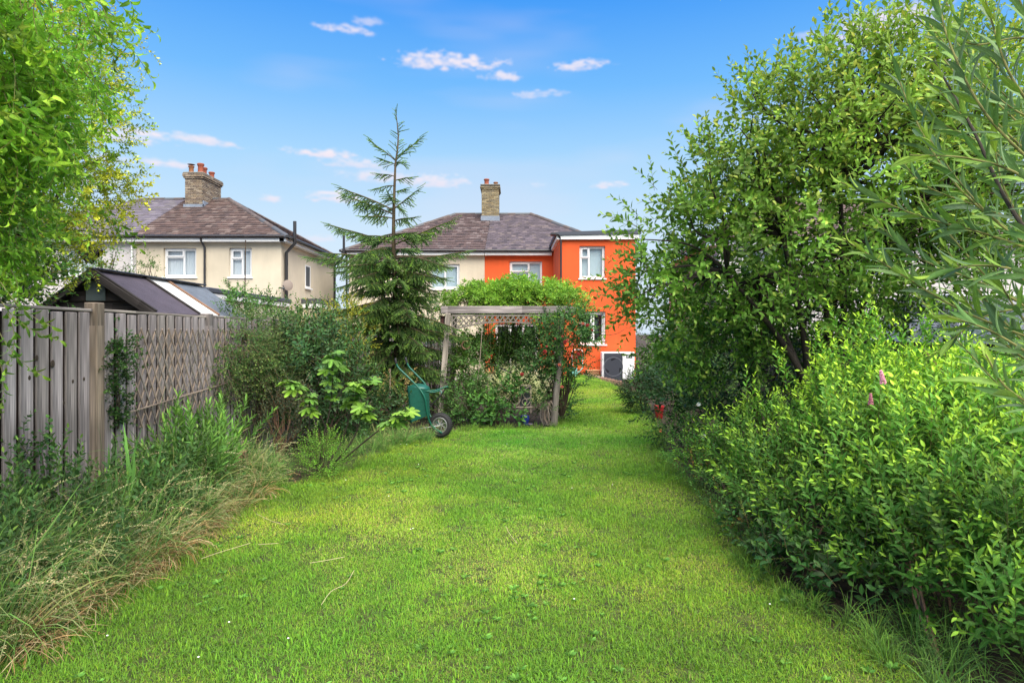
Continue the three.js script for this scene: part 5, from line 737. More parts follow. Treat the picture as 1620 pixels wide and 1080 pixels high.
// ---------------------------------------------------------------- wheelbarrow, tipped up on its wheel
{
  const d = 10.4, w = thing('wheelbarrow', 'green wheelbarrow tipped up on its black wheel with handles in the air', 'wheelbarrow', P(690, 692, d).setY(0)), green = new THREE.MeshPhysicalMaterial({ color: C(.007, .12, .09), map: speckle, roughness: .42, clearcoat: .3, clearcoatRoughness: .3 }), paint = std([.008, .1, .07], { roughness: .4 }), q = (x, y, k = 0) => P(x, y, d + k);
  const c = q(697, 672, -.05), yaw = -.28, rot = (g) => g.rotateY(yaw).translate(c.x, c.y, c.z);
  const wh = put('wheel', rot(new THREE.LatheGeometry([[.125, -.035], [.15, -.05], [.178, -.046], [.196, -.026], [.2, 0], [.196, .026], [.178, .046], [.15, .05], [.125, .035]].map((e) => new THREE.Vector2(...e)), 40).rotateX(Math.PI / 2)), std([.022, .022, .026], { roughness: .75, bumpMap: roughBump, bumpScale: .004 }), w);
  { const ribs = []; for (let k = 0; k < 36; k++) ribs.push(bevBox(.012, .008, .075, .002).translate(0, .1995, 0).rotateZ(k / 36 * 6.283)); put('tread', rot(merge(ribs)), M.black, wh); }
  const steel = std([.45, .45, .46], { metalness: .8, roughness: .45 });
  put('rim', rot(merge([new THREE.TorusGeometry(.122, .011, 8, 36).translate(0, 0, .03), new THREE.TorusGeometry(.122, .011, 8, 36).translate(0, 0, -.03), new THREE.CylinderGeometry(.118, .118, .06, 36, 1, true).rotateX(Math.PI / 2)])), steel, wh);
  { const sp = []; for (let k = 0; k < 16; k++) { const a = k / 16 * 6.283; sp.push(pipeGeo([V(Math.cos(a + .25) * .02, Math.sin(a + .25) * .02, k % 2 ? .035 : -.035), V(Math.cos(a) * .118, Math.sin(a) * .118, 0)], .0035)); } put('spokes', rot(merge(sp)), steel, wh); put('hub', rot(new THREE.CylinderGeometry(.022, .022, .13, 14).rotateX(Math.PI / 2)), steel, wh); }
  // tray: a tapered shell; underside towards the right, opening to the left
  const ring = (pts) => pts, R = [ring([q(646, 611, -.26), q(646, 613, .3), q(650, 668, .26), q(650, 668, -.22)]), ring([q(678, 616, -.2), q(679, 617, .22), q(680, 655, .18), q(680, 656, -.16)])];
  const tray = new MB(), lip = (a, b, n, flip) => { for (let k = 0; k < 4; k++) { const A = a[k], B = a[(k + 1) % 4], D = b[k], E = b[(k + 1) % 4]; const N = 6; for (let i = 0; i < N; i++) { const P4 = [A.clone().lerp(B, i / N), A.clone().lerp(B, (i + 1) / N), D.clone().lerp(E, (i + 1) / N), D.clone().lerp(E, i / N)].map((p) => tray.v(p.x, p.y, p.z, p.x, p.y)); flip ? tray.quad(...P4.reverse()) : tray.quad(...P4); } } };
  lip(R[0], R[1], 1, false); const inn = [R[0].map((p) => p.clone()), R[1].map((p, k) => p.clone().lerp(R[1][(k + 2) % 4], .04).add(V(-.012, 0, 0)))]; lip(inn[0].map((p, k) => p.clone().lerp(inn[0][(k + 2) % 4], .025)), inn[1], 1, true);
  for (const rr of [R[1], inn[1]]) { const id = rr.map((p) => tray.v(p.x, p.y, p.z)); tray.quad(...id); }
  const tr = put('tray', tray.geo(true), green, w); const cl = [...R[0], R[0][0]]; put('rim_tube', tube(new MB(), cl, .014, 7).geo(), green, tr);
  const belly = new THREE.SphereGeometry(.185, 20, 10, 0, 6.283, 0, 1.57).scale(1.05, .55, 1.1).translate(q(662, 612).x, q(662, 612).y - .045, q(662, 612).z); put('tray_nose', belly, green, tr);
  const handle = (pts, gr, name) => { const h = put(name, pipeGeo(curve(pts, 26), .0155), paint, w); put('grip', pipeGeo(gr, .0205), M.black, h); };
  handle([q(626.5, 574, -.2), q(629, 580, -.2), q(645, 596, -.21), q(664, 616, -.22), q(672, 630, -.22), q(676, 655, -.18), q(683, 673, -.13), q(699, 685, -.1)], [q(625, 566.5, -.2), q(626.6, 575, -.2)], 'handle'); handle([q(643.5, 573, .18), q(646, 579, .18), q(658, 592, .18), q(672, 607, .18), q(677, 618, .18), q(679, 655, .14), q(690, 668, .06), q(699, 672, .04)], [q(641, 565, .18), q(643.5, 574, .18)], 'handle');
  put('leg', pipeGeo(curve([q(673, 619, -.2), q(690, 617, -.2), q(707, 611.5, -.18), q(709, 614, -.1)], 14), .012), paint, w); put('leg', pipeGeo(curve([q(674, 621, .15), q(688, 620, .15), q(697, 618, .15), q(699, 624, .12)], 14), .012), paint, w); put('leg_brace', pipeGeo([q(678, 645, -.1), q(697, 626, -.15), q(706, 613, -.17)], .011), M.black, w); put('axle_stay', pipeGeo([q(664, 678, -.1), q(696, 673, -.12)], .009), steel, w);
}
shrub('garden_waste', 'heap of wilted pinkish clippings on the ground left of the wheelbarrow', 'clippings', P(632, 640, 11).setY(0), { seed: 251, n: 60, blobs: [BL(632, 616, 11, 16, 12), BL(625, 650, 11, 25, 30)], up: .2, cut: 0, col: (p, n, r) => p.y > .62 ? [5, 1.7, 3] : [2.5, 1.3, 1.6] }, softSp, LEAF_MATT, { stems: 6 });
tag(put('cane', pipeGeo([P(617, 583, 10.9), P(617, 640, 10.9)], .009), M.lathe, scene), 'upright bamboo cane left of the wheelbarrow handles', 'cane');

// ---------------------------------------------------------------- heat pump, brick edging, things by the wall
{
  const h = thing('heat_pump', 'white air source heat pump with dark grille and round fan against the orange wall', 'heat pump', V(3.78, .02, -22.72)), x0 = 3.2, x1 = 4.36, y0 = .06, y1 = 1.04, z = -22.45, cas = std([.78, .79, .82], { roughness: .4 }), dk = std([.03, .034, .05], { roughness: .5 });
  const s = new THREE.Shape([[x0, y0], [x1, y0], [x1, y1], [x0, y1]].map((e) => new THREE.Vector2(...e))); put('casing', boxAt(x0, y0, z - .4, x1, y1, z, .02), cas, h);
  const cx = 3.6, cy = .52, R = .33, sh = new THREE.Shape([[3.28, .02], [3.92, .02], [3.92, .99], [3.28, .99]].map((e) => new THREE.Vector2(...e))); sh.holes.push(new THREE.Path().absarc(cx, cy, R, 0, 6.2832, true)); put('grille_panel', new THREE.ExtrudeGeometry(sh, { depth: .035, bevelEnabled: true, bevelSize: .006, bevelThickness: .006, bevelSegments: 1, curveSegments: 28 }).translate(0, 0, z + .008), dk, h);
  put('fan_well', new THREE.CylinderGeometry(R, R, .004, 36).rotateX(Math.PI / 2).translate(cx, cy, z + .004), new THREE.MeshPhysicalMaterial({ color: C(.003, .003, .004), roughness: .9, specularIntensity: .05 }), h);
  const bl = []; for (let k = 0; k < 3; k++) { const g = new THREE.CircleGeometry(.29, 14, 0, 1.5).translate(0, 0, 0).rotateX(.16).rotateZ(k * 2.094 + .4).translate(cx, cy, z + .014); bl.push(g); } const fm = new THREE.MeshPhysicalMaterial({ color: C(.014, .014, .018), roughness: .6, specularIntensity: .2, side: THREE.DoubleSide }); bl.forEach((g) => put('fan_blade', g, fm, h)); put('fan_hub', new THREE.CylinderGeometry(.07, .08, .03, 20).rotateX(Math.PI / 2).translate(cx, cy, z + .03), std([.1, .1, .12]), h);
  const gd = []; for (const rr of [.11, .17, .23, .29]) gd.push(new THREE.TorusGeometry(rr, .0022, 5, 36).translate(cx, cy, z + .044)); for (let k = 0; k < 8; k++) { const a = k / 8 * 6.283; gd.push(pipeGeo([V(cx + Math.cos(a) * .07, cy + Math.sin(a) * .07, z + .044), V(cx + Math.cos(a) * .34, cy + Math.sin(a) * .34, z + .046)], .0022)); } put('fan_guard', merge(gd), M.darkgrey, h); put('guard_ring', new THREE.TorusGeometry(R + .004, .009, 8, 40).translate(cx, cy, z + .046), std([.14, .15, .18]), h);
  put('label_plate', boxAt(4.06, .82, z + .001, 4.28, .94, z + .008, .003), dk, h); for (const x of [4.09, 4.17]) put('label_mark', boxAt(x, .85, z + .009, x + .06, .91, z + .013, .002), std([.4, .42, .45]), h); put('foot', boxAt(3.28, .02, z - .35, 3.38, .058, z - .02), M.black, h); put('foot', boxAt(4.18, .02, z - .35, 4.28, .058, z - .02), M.black, h); void s;
  const e = thing('brick_edging', 'low line of pale bricks holding the raised lawn beside the heat pump', 'brick edging', V(3, 0, -21.9)), r = rng(261), g = bevBox(.2, .3, .1, .008), ms = [[.42, .25, .18], [.46, .33, .25], [.36, .22, .16]].map((c) => std(c, { map: speckle, roughness: .95 })); for (let k = 0; k < 11; k++) { const t = k / 10, x = lerp(2.62, 3.55, t), z = lerp(-22.6, -20.9, t); place('brick', g, ms[Math.floor(r() * 3)], e, new THREE.Matrix4().makeRotationY(1.07 + (r() - .5) * .1).setPosition(x, .12 - .13 * t + (r() - .5) * .012, z)); }
  const c = thing('flower_pot', 'terracotta trough against the orange wall beside the heat pump', 'pot', V(2.95, .1, -22.85)); put('pot', boxAt(2.68, .02, -22.98, 3.15, .34, -22.7, .03), std([.55, .27, .13], { map: speckle }), c); put('rim', boxAt(2.65, .341, -23, 3.18, .39, -22.68, .012), std([.5, .24, .12]), c);
  const hz = thing('watering_can', 'small pale turquoise watering can by the orange wall', 'watering can', P(908, 588, 21.2)), b = hz.position, tq = std([.2, .5, .46], { roughness: .4 }); put('can', new THREE.CylinderGeometry(.11, .13, .26, 18).translate(b.x, b.y, b.z), tq, hz); put('spout', pipeGeo([V(b.x + .1, b.y - .08, b.z), V(b.x + .3, b.y + .14, b.z)], .018), tq, hz); put('handle', new THREE.TorusGeometry(.1, .012, 8, 20, 3.6).rotateZ(1.2).translate(b.x - .08, b.y + .06, b.z), tq, hz);
  shrub('pot_plants', 'low mixed plants along the foot of the orange wall', 'plants', V(2.3, 0, -22.5), { seed: 262, n: 60, blobs: [BW(2.0, .35, -22.2, .35, .3, .2), BW(2.5, .35, -22.5, .3, .3, .2)], up: .8, cut: 0, scale: [.6, 1], col: warm(.5) }, softSp, LEAF, { stems: 6 });
}

// ---------------------------------------------------------------- right side planting
{ // red pot with its dark bush
  const p = thing('red_pot', 'red plant pot half hidden under the dark round bush at the lawn edge', 'pot', P(1043, 658, 12.75).setY(0)), b = p.position, red = std([.5, .03, .035], { roughness: .5 });
  put('pot', new THREE.LatheGeometry([[0, 0], [.085, 0], [.12, .28], [.128, .28], [.13, .33], [.115, .33], [.105, .27], [0, .25]].map((e) => new THREE.Vector2(...e).multiplyScalar(.78)), 24).translate(b.x, .01, b.z), red, p); put('soil', new THREE.CircleGeometry(.08, 20).rotateX(-Math.PI / 2).translate(b.x, .222, b.z), M.soil, p);
  const sp = spray(301, { n: 14, len: .22, leaf: tiny(.05, .026, 'ovate', { curl: .2 }), ang: 1, col: [.028, .085, .026], young: [.05, .13, .03], vary: .4 });
  shrub('evergreen_bush', 'dark round glossy bush at the lawn edge with a red pot under it', 'bush', V(2.8, 0, -13.4), { seed: 302, n: 850, blobs: [BW(2.75, .55, -13.4, .42, .26, .45), BW(3.25, .62, -13.5, .42, .26, .45), BW(2.66, .36, -13.5, .2, .22, .25), BW(3.15, .78, -13.6, .35, .22, .4)], cut: .25, col: warm(.4), keep: (p) => !(p.y < .55 && p.x > 2.8) }, sp, LEAF_WAXY, { stems: 3, r0: .02 });
}
const bambooSp = spray(303, { n: 16, len: .42, leaf: tiny(.11, .018, 'lance', { curl: .5 }), ang: .7, droop: .8, col: [.12, .22, .07], young: [.2, .3, .09], vary: .3 });
shrub('bamboo', 'pale feathery bamboo beside the heat pump', 'bamboo', V(4.3, 0, -18.5), { seed: 304, n: 330, blobs: [BW(5.0, 1.0, -18, .5, .9, .6), BW(5.5, 1.3, -18.5, .7, 1, .6), BW(4.7, .6, -16.5, .4, .5, .5)], up: .6, cut: .3, scale: [.8, 1.3], col: warm(.3) }, bambooSp, LEAF, { stems: 14, r0: .01 });
shrub('bush', 'mixed light green bushes behind the dark round bush, right of the heat pump', 'bush', V(4, 0, -15), { seed: 305, n: 800, blobs: [BW(4.1, .8, -15, .8, .8, .8), BW(4.9, 1.2, -14, 1, 1.1, .9), BW(3.6, .9, -12, .5, .5, .6), BW(4.3, 1.0, -12, .8, .9, .8), BW(3.7, 1.35, -13.8, .6, .5, .5)], up: .4, cut: .3, scale: [.7, 1.2], col: (p, n, r) => { const k = .8 + r() * .6; return [k * 1.5, k * 1.35, k * 1.1]; } }, softSp, LEAF, { stems: 12, r0: .015 });
{
  const f = thing('wooden_fence', 'dark brown board fence in deep shade behind the right-hand shrubs', 'fence', V(5.6, 0, -11)), r = rng(311), g = bevBox(.145, 1.6, .02, .004);
  for (let z = -3.5; z > -20; z -= .155) place('board', g, r() < .5 ? M.backwood : M.darkwood, f, new THREE.Matrix4().makeRotationY(Math.PI / 2 + (r() - .5) * .04).setPosition(5.6, .81, z)); for (let z = -3.4; z > -21; z -= 2.4) put('post', boxAt(5.62, 0, z - .05, 5.72, 1.68, z + .05), M.darkwood, f);
  // pale geometric grille in front of it
  const s = thing('metal_trellis', 'pale blue-grey metal grille with squares and circles, deep between the shrubs', 'trellis', P(1462, 518, 7.4)), q = (x, y) => P(x, y, 7.4), mt = std([.45, .47, .62], { roughness: .5 });
  const line = (a, b, w = .009) => put('bar', pipeGeo([q(...a), q(...b)], w), mt, s); line([1440, 503], [1500, 503]); line([1444, 507], [1475, 507]); for (const [x0, y0, x1, y1] of [[1454, 507, 1466, 514], [1440, 512, 1452, 522]]) { line([x0, y0], [x1, y0]); line([x1, y0], [x1, y1]); line([x1, y1], [x0, y1]); line([x0, y1], [x0, y0]); line([(x0 + x1) / 2, y0], [(x0 + x1) / 2, y1]); line([x0, (y0 + y1) / 2], [x1, (y0 + y1) / 2]); } line([1464, 511], [1484, 513]); line([1462, 516], [1482, 516]); put('ring', new THREE.TorusGeometry(.05, .009, 8, 24).translate(...q(1447, 517).toArray()), mt, s);
}
// large spreading tree
{
  const base = V(3.75, 0, -7.6), t = thing('large_tree', 'large spreading leafy tree overhanging the right side of the lawn', 'tree', base), r = rng(321);
  const sp = spray(322, { n: 12, len: .34, leaf: tiny(.09, .048, 'ovate', { seg: 4, curl: .35, fold: .2 }), arr: 'alt', ang: 1.05, droop: .3, col: [.1, .225, .026], young: [.21, .3, .045], youngN: 3, vary: .3, tip: .65, stemCol: [.1, .07, .04] });
  const blobs = [BL(1430, 130, 7.2, 110, 100), BL(1350, 190, 7, 130, 120), BL(1240, 215, 7, 105, 95), BL(1150, 300, 6.8, 95, 80), BL(1075, 400, 6.8, 85, 75), BL(1040, 475, 6.9, 48, 70), BL(1190, 400, 7.1, 130, 100), BL(1330, 330, 7.2, 160, 130), BL(1470, 250, 7.4, 160, 140), BL(1570, 150, 7.8, 140, 130), BL(1560, 330, 7.6, 140, 110), BL(1120, 500, 7.2, 90, 60), BL(1240, 500, 7.4, 100, 60), BL(1008, 420, 6.7, 16, 36), BL(1190, 180, 6.9, 60, 60), BL(1345, 85, 7.1, 60, 45), BL(1060, 330, 6.8, 45, 45), BL(1430, 440, 7.8, 140, 60), BL(1060, 545, 7.6, 50, 40), BL(1150, 560, 7.8, 70, 40), BL(1300, 480, 8, 110, 70)];
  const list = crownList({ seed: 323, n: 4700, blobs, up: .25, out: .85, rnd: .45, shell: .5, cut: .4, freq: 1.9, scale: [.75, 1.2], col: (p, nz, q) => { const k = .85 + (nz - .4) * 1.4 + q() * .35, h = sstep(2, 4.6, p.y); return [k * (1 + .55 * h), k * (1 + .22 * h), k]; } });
  for (const [x, y, d, dx, dy] of [[990, 395, 6.7, -.6, .5], [975, 440, 6.7, -1, .2], [968, 460, 6.7, -1, .1], [1000, 520, 6.8, -.6, -.6], [985, 500, 6.8, -.7, -.5], [1010, 340, 6.8, -.5, .5], [1040, 300, 6.8, -.6, .6], [1150, 210, 6.9, -.7, .5], [1160, 150, 6.9, -.6, .6], [1215, 118, 7, -.4, .8], [1260, 92, 7, -.3, .8], [1335, 38, 7, -.5, .6], [1085, 265, 6.8, -.5, .7], [1120, 240, 6.8, -.4, .8], [1000, 480, 6.7, -.8, 0], [1018, 560, 6.9, -.4, -.7], [960, 468, 6.7, -.9, -.2]]) list.push({ m: aim(P(x, y, d), V(dx, dy, (r() - .5) * .5), r() * 6.28, .8 + r() * .3), c: [1.2, 1.1, 1], front: .4, p: P(x, y, d) });
  const m = new MB(), forks = []; // several trunks from one stool
  for (const [x, y, d] of [[1350, 380, 7.4], [1300, 400, 7.2], [1240, 380, 7.1], [1400, 360, 7.5], [1330, 300, 7.3], [1200, 440, 7], [1460, 330, 7.6], [1150, 430, 6.9]]) { const e = P(x, y, d), b0 = base.clone().add(V((r() - .5) * .5, 0, (r() - .5) * .4)); forks.push(e); tube(m, curve([b0, b0.clone().lerp(e, .4).add(V((r() - .5) * .2, .35, 0)), e], 12), (k) => .055 * (1 - .6 * k), 8); }
  list.filter((e, k) => k % 17 === 0).forEach((e) => { const f = forks.reduce((a, b) => (a.distanceTo(e.p) < b.distanceTo(e.p) ? a : b)); limbs(m, f, [e.p], .02, r, [1, 1, 1], .3, .25); });
  put('trunk', m.geo(), std([.075, .06, .05], { map: scaleTex(grain, .3, .6), roughness: .95 }), t);
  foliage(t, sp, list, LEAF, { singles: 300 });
}
shrub('laurel', 'dark evergreen filling the shade under the large tree', 'shrub', V(3.6, 0, -9), { seed: 331, n: 1200, blobs: [BW(2.75, 1.6, -9.2, .5, .55, .5), BW(3.6, 2.4, -9, .8, .5, .5), BW(3.2, 1.2, -8.8, .9, .8, .7), BW(4.2, 1.4, -9, .9, .9, .7), BW(2.6, .7, -9.2, .6, .55, .6), BW(4.9, 1.2, -8, .7, .9, .8), BW(3.5, 1.9, -9.3, 1.0, .5, .6), BW(2.9, .9, -10.4, .7, .8, .6)], cut: .3, col: warm(.4), scale: [.8, 1.2] }, laurelSp, LEAF_WAXY, { stems: 14, r0: .03 });
// spirea in front
{
  const base = V(3.0, 0, -5), t = thing('spirea', 'large bright green leafy bush filling the right foreground, with one pink flower spike', 'shrub', base), r = rng(341);
  const sp = spray(342, { n: 17, len: .36, leaf: tiny(.085, .027, 'lance', { seg: 4, curl: .35, fold: .22 }), ang: 1.0, droop: .2, col: [.075, .215, .024], young: [.23, .43, .03], youngN: 6, tip: .55, vary: .28, stemCol: [.12, .13, .04], stemR: .002 });
  const blobs = [BW(3.0, .7, -4.5, .9, .52, .8), BW(3.15, .85, -5.3, .7, .52, .8), BW(3.1, 1.08, -5.5, .35, .45, .35), BW(2.72, .48, -6.2, .6, .4, .7), BW(2.35, .34, -6.6, .4, .28, .5), BW(3.9, .85, -4.4, 1.0, .6, .8), BW(2.55, .48, -3.8, .45, .38, .4), BW(3.0, .62, -3.6, .7, .45, .5), BW(2.4, .4, -5.2, .5, .38, .6), BW(3.9, .95, -5.4, .8, .5, .6), BW(2.25, .3, -4.5, .3, .25, .5), BW(2.75, .36, -3.1, .45, .28, .3), BW(3.2, .4, -3.0, .5, .32, .3)];
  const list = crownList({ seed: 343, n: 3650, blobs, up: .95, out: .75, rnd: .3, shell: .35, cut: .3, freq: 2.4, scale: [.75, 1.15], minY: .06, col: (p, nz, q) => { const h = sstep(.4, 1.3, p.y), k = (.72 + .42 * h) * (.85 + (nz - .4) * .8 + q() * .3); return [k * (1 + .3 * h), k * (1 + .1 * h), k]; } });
  for (const [x, y, d] of [[1385, 505, 5.4], [1370, 520, 5.4], [1332, 510, 5.6], [1395, 530, 5.2], [1460, 520, 5.0], [1475, 530, 5], [1300, 550, 5.4], [1240, 575, 5.8], [1190, 610, 6.2], [1530, 560, 4.6], [1430, 545, 5]]) for (let k = 0; k < 3; k++) list.push({ m: aim(P(x + (k - 1) * 8, y + 24 + k * 12, d), V((r() - .5) * .4, 1, (r() - .5) * .4), r() * 6.28, .95), c: [1.5, 1.35, 1.1], front: .6, p: P(x, y + 30, d) });
  const m = new MB(); for (let k = 0; k < 46; k++) { const e = list[Math.floor(r() * list.length)].p; limbs(m, V(lerp(2.5, 3.6, r()), 0, lerp(-3.9, -6.2, r())), [e], .007, r, [1, 1, 1], .2, .5); } limbs(m, V(2.25, 0, -3.3), [P(1420, 800, 4.2), P(1405, 820, 4.1), P(1385, 780, 4.3)], .009, r, [1.2, 1, .8], .1, .1); put('stem', m.geo(), M.rust, t);
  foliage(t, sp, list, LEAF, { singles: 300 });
  const fl = new MB(), q = rng(345); for (let k = 0; k < 220; k++) { const f = q(), a = q() * 6.28, rr = .017 * (1 - f * .75); fl.add(new THREE.OctahedronGeometry(.0042 + q() * .002), new THREE.Matrix4().makeTranslation(Math.cos(a) * rr, f * .085, Math.sin(a) * rr), tint([.72, .32, .42], q, .3, .08)); } const fp = P(1398, 607, 3.9); place('flower_spike', fl.geo(true), M_VC, t, aim(fp, V(-.25, 1, .1), 0, 1)); const gr = place('flower_spike', fl.geo(true), std([.5, .42, .4], { vertexColors: true }), t, aim(P(1378, 640, 3.9), V(0, 1, 0), 1, .8)); void gr;
}
// low border between the spirea and the lawn
shrub('geranium', 'low rounded pale green plants with white flowers at the lawn edge beside the bush', 'plants', V(2.35, 0, -8.6), { seed: 351, n: 330, blobs: [BW(2.42, .26, -9.2, .34, .28, .5), BW(2.25, .28, -8.0, .34, .28, .5), BW(2.95, .35, -9.4, .4, .4, .5), BW(2.12, .24, -7.1, .28, .24, .4)], up: .6, cut: .22, scale: [.5, .85], col: (p, n, r) => { const k = .8 + r() * .7; return [k * 1.7, k * 1.75, k * 1.2]; } }, softSp, LEAF, { stems: 8 });
shrub('cranesbill', 'dark low ground cover with bronze leaves along the right lawn edge', 'plants', V(2.1, 0, -6), { seed: 352, n: 280, blobs: [BW(2.15, .2, -6.3, .28, .2, .6), BW(2.0, .18, -5.4, .28, .2, .5), BW(2.35, .25, -7.2, .3, .25, .4)], up: .7, cut: .2, scale: [.4, .75], col: (p, n, r) => r() < .12 ? [3, .8, .8] : [.8 + r() * .5, .8 + r() * .4, .9] }, softSp, LEAF, { stems: 8 });
{
  const sp = broadSp, t = shrub('hostas', 'dark broad-leaved plants at the lawn edge under the bright green bush', 'plants', V(1.95, 0, -4.4), { seed: 353, n: 120, blobs: [BW(1.95, .16, -4.9, .26, .2, .4), BW(1.92, .15, -4.3, .24, .18, .3), BW(2.15, .2, -3.9, .28, .2, .3)], up: .8, cut: .1, scale: [.5, .9], col: (p, n, r) => { const k = .6 + r() * .45; return [k, k, k * 1.1]; } }, sp, LEAF, { stems: 6, r0: .006, singles: 300 }); void t;
  const alch = spray(354, { n: 20, len: .3, leaf: tiny(.02, .014, 'round', { seg: 2 }), ang: 1, col: [.2, .28, .05], young: [.3, .38, .08], vary: .2 });
  shrub('lady_mantle', 'froth of small lime flowers at the lawn edge', 'plants', V(1.95, 0, -4.6), { seed: 355, n: 60, blobs: [BW(1.95, .32, -4.8, .25, .14, .3), BW(2.05, .28, -4.2, .2, .12, .3), BW(2.1, .25, -5.6, .2, .12, .3)], up: .8, cut: .1, scale: [.5, .8], col: warm(.3) }, alch, LEAF_MATT, { stems: 8, r0: .003 });
}
grassStuff('tall_grass', 'long grass blades at the lower right corner below the bush', grassClump(361, 26, .42, [[.08, .17, .03], [.1, .21, .035], [.06, .13, .03]], { lean: 1.3, heads: 0 }), spots(362, 110, (r) => [1.95 + r() * 1.3, -2.3 - r() * 1.5, .4 + r() * .6]), GRASS, 363, V(-.2, 1, .2));
grassStuff('edge_grass', 'unmown grass fringe where the lawn meets the planting', grassClump(364, 30, .16, [[.1, .21, .025], [.13, .26, .03], [.12, .2, .04]], { lean: 1.2, heads: 0, w: .0022, R: .09 }), spots(365, 460, (r) => { const i = Math.floor(r() * (LAWN.length - 1)), a = LAWN[i], b = LAWN[i + 1], t = r(), x = lerp(a[0], b[0], t) + (r() - .5) * .2, z = lerp(a[1], b[1], t) + (r() - .5) * .2; return z < -2.4 && z > -22 ? [x, z, .5 + r() * .7, rise(x, z)] : null; }), GRASS, 366, V(0, 1, 0));
// willow stems leaning in from the right, close to the camera
{
  const base = V(2.6, 0, -1.6), t = thing('willow', 'willow with long narrow silvery green leaves leaning in at the right edge', 'willow', base), r = rng(371);
  const gs = [[.105, .0165, .3], [.12, .019, .5], [.09, .015, .15], [.115, .0175, .8]].map(([l, w, c]) => leafGeo({ len: l, wid: w, shape: 'lance', seg: 6, fold: .35, curl: c, petiole: .05 })), cols = [[.1, .22, .05], [.14, .26, .075], [.18, .33, .04], [.09, .17, .07], [.25, .4, .04]], ms = cols.map((c) => leafMat({ col: c, vc: false, coat: .5, trans: .28 }));
  const stemM = new MB(), extra = [];
  const stem = (pts, r0, dens, mine, col = [.2, .2, .06]) => {
    const c = new THREE.CatmullRomCurve3(pts.map(([x, y, d]) => P(x, y, d))), L = c.getLength(), n = Math.round(L * dens); tube(stemM, c.getPoints(18), (k) => r0 * (1 - .75 * k) + .0008, 6, col);
    let az = r() * 6; for (let k = 0; k < n; k++) { const f = .06 + .94 * (k + .5) / n, p = c.getPointAt(f), S = c.getTangentAt(f); az += 2.4 + (r() - .5) * .5; const ref = Math.abs(S.y) > .9 ? V(1, 0, 0) : V(0, 1, 0), A = ref.clone().sub(S.clone().multiplyScalar(ref.dot(S))).normalize(), B = S.clone().cross(A), R = A.multiplyScalar(Math.cos(az)).addScaledVector(B, Math.sin(az)), al = lerp(.95, .4, f) + (r() - .5) * .3, Ld = S.clone().multiplyScalar(Math.cos(al)).addScaledVector(R, Math.sin(al)).normalize(); let N = S.clone().multiplyScalar(Math.sin(al)).addScaledVector(R, -Math.cos(al)); N.applyAxisAngle(Ld, (r() - .5) * .9); const X = Ld.clone().cross(N).normalize(); N = X.clone().cross(Ld); const s = (f > .88 ? .55 : f < .15 ? .8 : 1) * (.75 + r() * .4), mtx = new THREE.Matrix4().makeBasis(X, Ld, N).scale(V(s, s, s)).setPosition(p), young = f > .85; const ci = young ? (r() < .6 ? 4 : 2) : Math.floor(r() * 4); extra.push([mtx, Math.floor(r() * 4), ci, p.distanceTo(CAM) * (inView(p) ? 1 : 9)]); }
  };
  // the dark main branch and the shoots from it
  stem([[1720, 460, 1.7], [1610, 345, 1.75], [1540, 205, 1.8], [1478, 95, 1.85]], .006, 34, true, [.05, .04, .03]);
  const shoots = [[[1700, 420, 1.9], [1560, 370, 1.9], [1450, 340, 1.95], [1330, 288, 2]], [[1700, 560, 1.9], [1520, 490, 1.9], [1420, 430, 1.9], [1325, 372, 1.9]], [[1680, 300, 1.7], [1560, 180, 1.7], [1500, 60, 1.75], [1480, -30, 1.8]], [[1700, 250, 1.6], [1600, 120, 1.6], [1560, 0, 1.6]], [[1680, 420, 2.1], [1520, 300, 2.1], [1440, 170, 2.15], [1405, 60, 2.2]], [[1720, 380, 1.6], [1620, 280, 1.6], [1530, 250, 1.6], [1440, 245, 1.65]], [[1720, 480, 1.6], [1620, 430, 1.6], [1540, 420, 1.65], [1460, 440, 1.7]], [[1720, 620, 1.5], [1630, 560, 1.5], [1560, 520, 1.5], [1500, 500, 1.55]], [[1740, 700, 1.4], [1650, 650, 1.4], [1590, 610, 1.4], [1560, 560, 1.4]], [[1720, 150, 1.7], [1640, 60, 1.7], [1600, -40, 1.7]], [[1700, 520, 2.2], [1560, 450, 2.2], [1440, 400, 2.25], [1380, 340, 2.3]], [[1720, 330, 2.2], [1600, 250, 2.2], [1500, 200, 2.2], [1425, 160, 2.25]], [[1700, 460, 1.8], [1640, 380, 1.8], [1590, 300, 1.8], [1570, 210, 1.8]], [[1710, 600, 1.8], [1640, 530, 1.8], [1590, 460, 1.8], [1560, 390, 1.8]], [[1740, 520, 2], [1640, 490, 2], [1560, 500, 2], [1480, 560, 2]], [[1730, 100, 2], [1620, 60, 2], [1540, 70, 2], [1480, 40, 2]], [[1740, 240, 2], [1660, 200, 2], [1600, 170, 2], [1530, 110, 2.05]], [[1690, 380, 2.4], [1560, 330, 2.4], [1460, 290, 2.4], [1410, 230, 2.45]]];
  for (let k = 0; k < 16; k++) { const x = 1480 + r() * 130, y = 20 + r() * 520, d = 1.9 + r() * .9; shoots.push([[1740 + r() * 40, y + 190, d], [x + 110, y + 100, d], [x + 40, y + 30, d], [x - 20 - r() * 30, y - 60, d + .05]]); }
  shoots.forEach((s, k) => stem(s, .0034, k < 4 ? 60 : 50, true));
  const root = P(1760, 560, 1.8); tube(stemM, curve([base, V(2.3, .6, -1.7), root, P(1720, 420, 1.75)], 14), (k) => .022 * (1 - .6 * k), 8, [.05, .04, .03]);
  for (const s of shoots) tube(stemM, curve([V(2.2 + r() * .4, .3 + r() * .5, -1.7), P(s[0][0] + 60, s[0][1] + 60, s[0][2]), P(...s[0])], 8), .005, 5, [.12, .12, .05]);
  put('stem', stemM.geo(), M_VC, t);
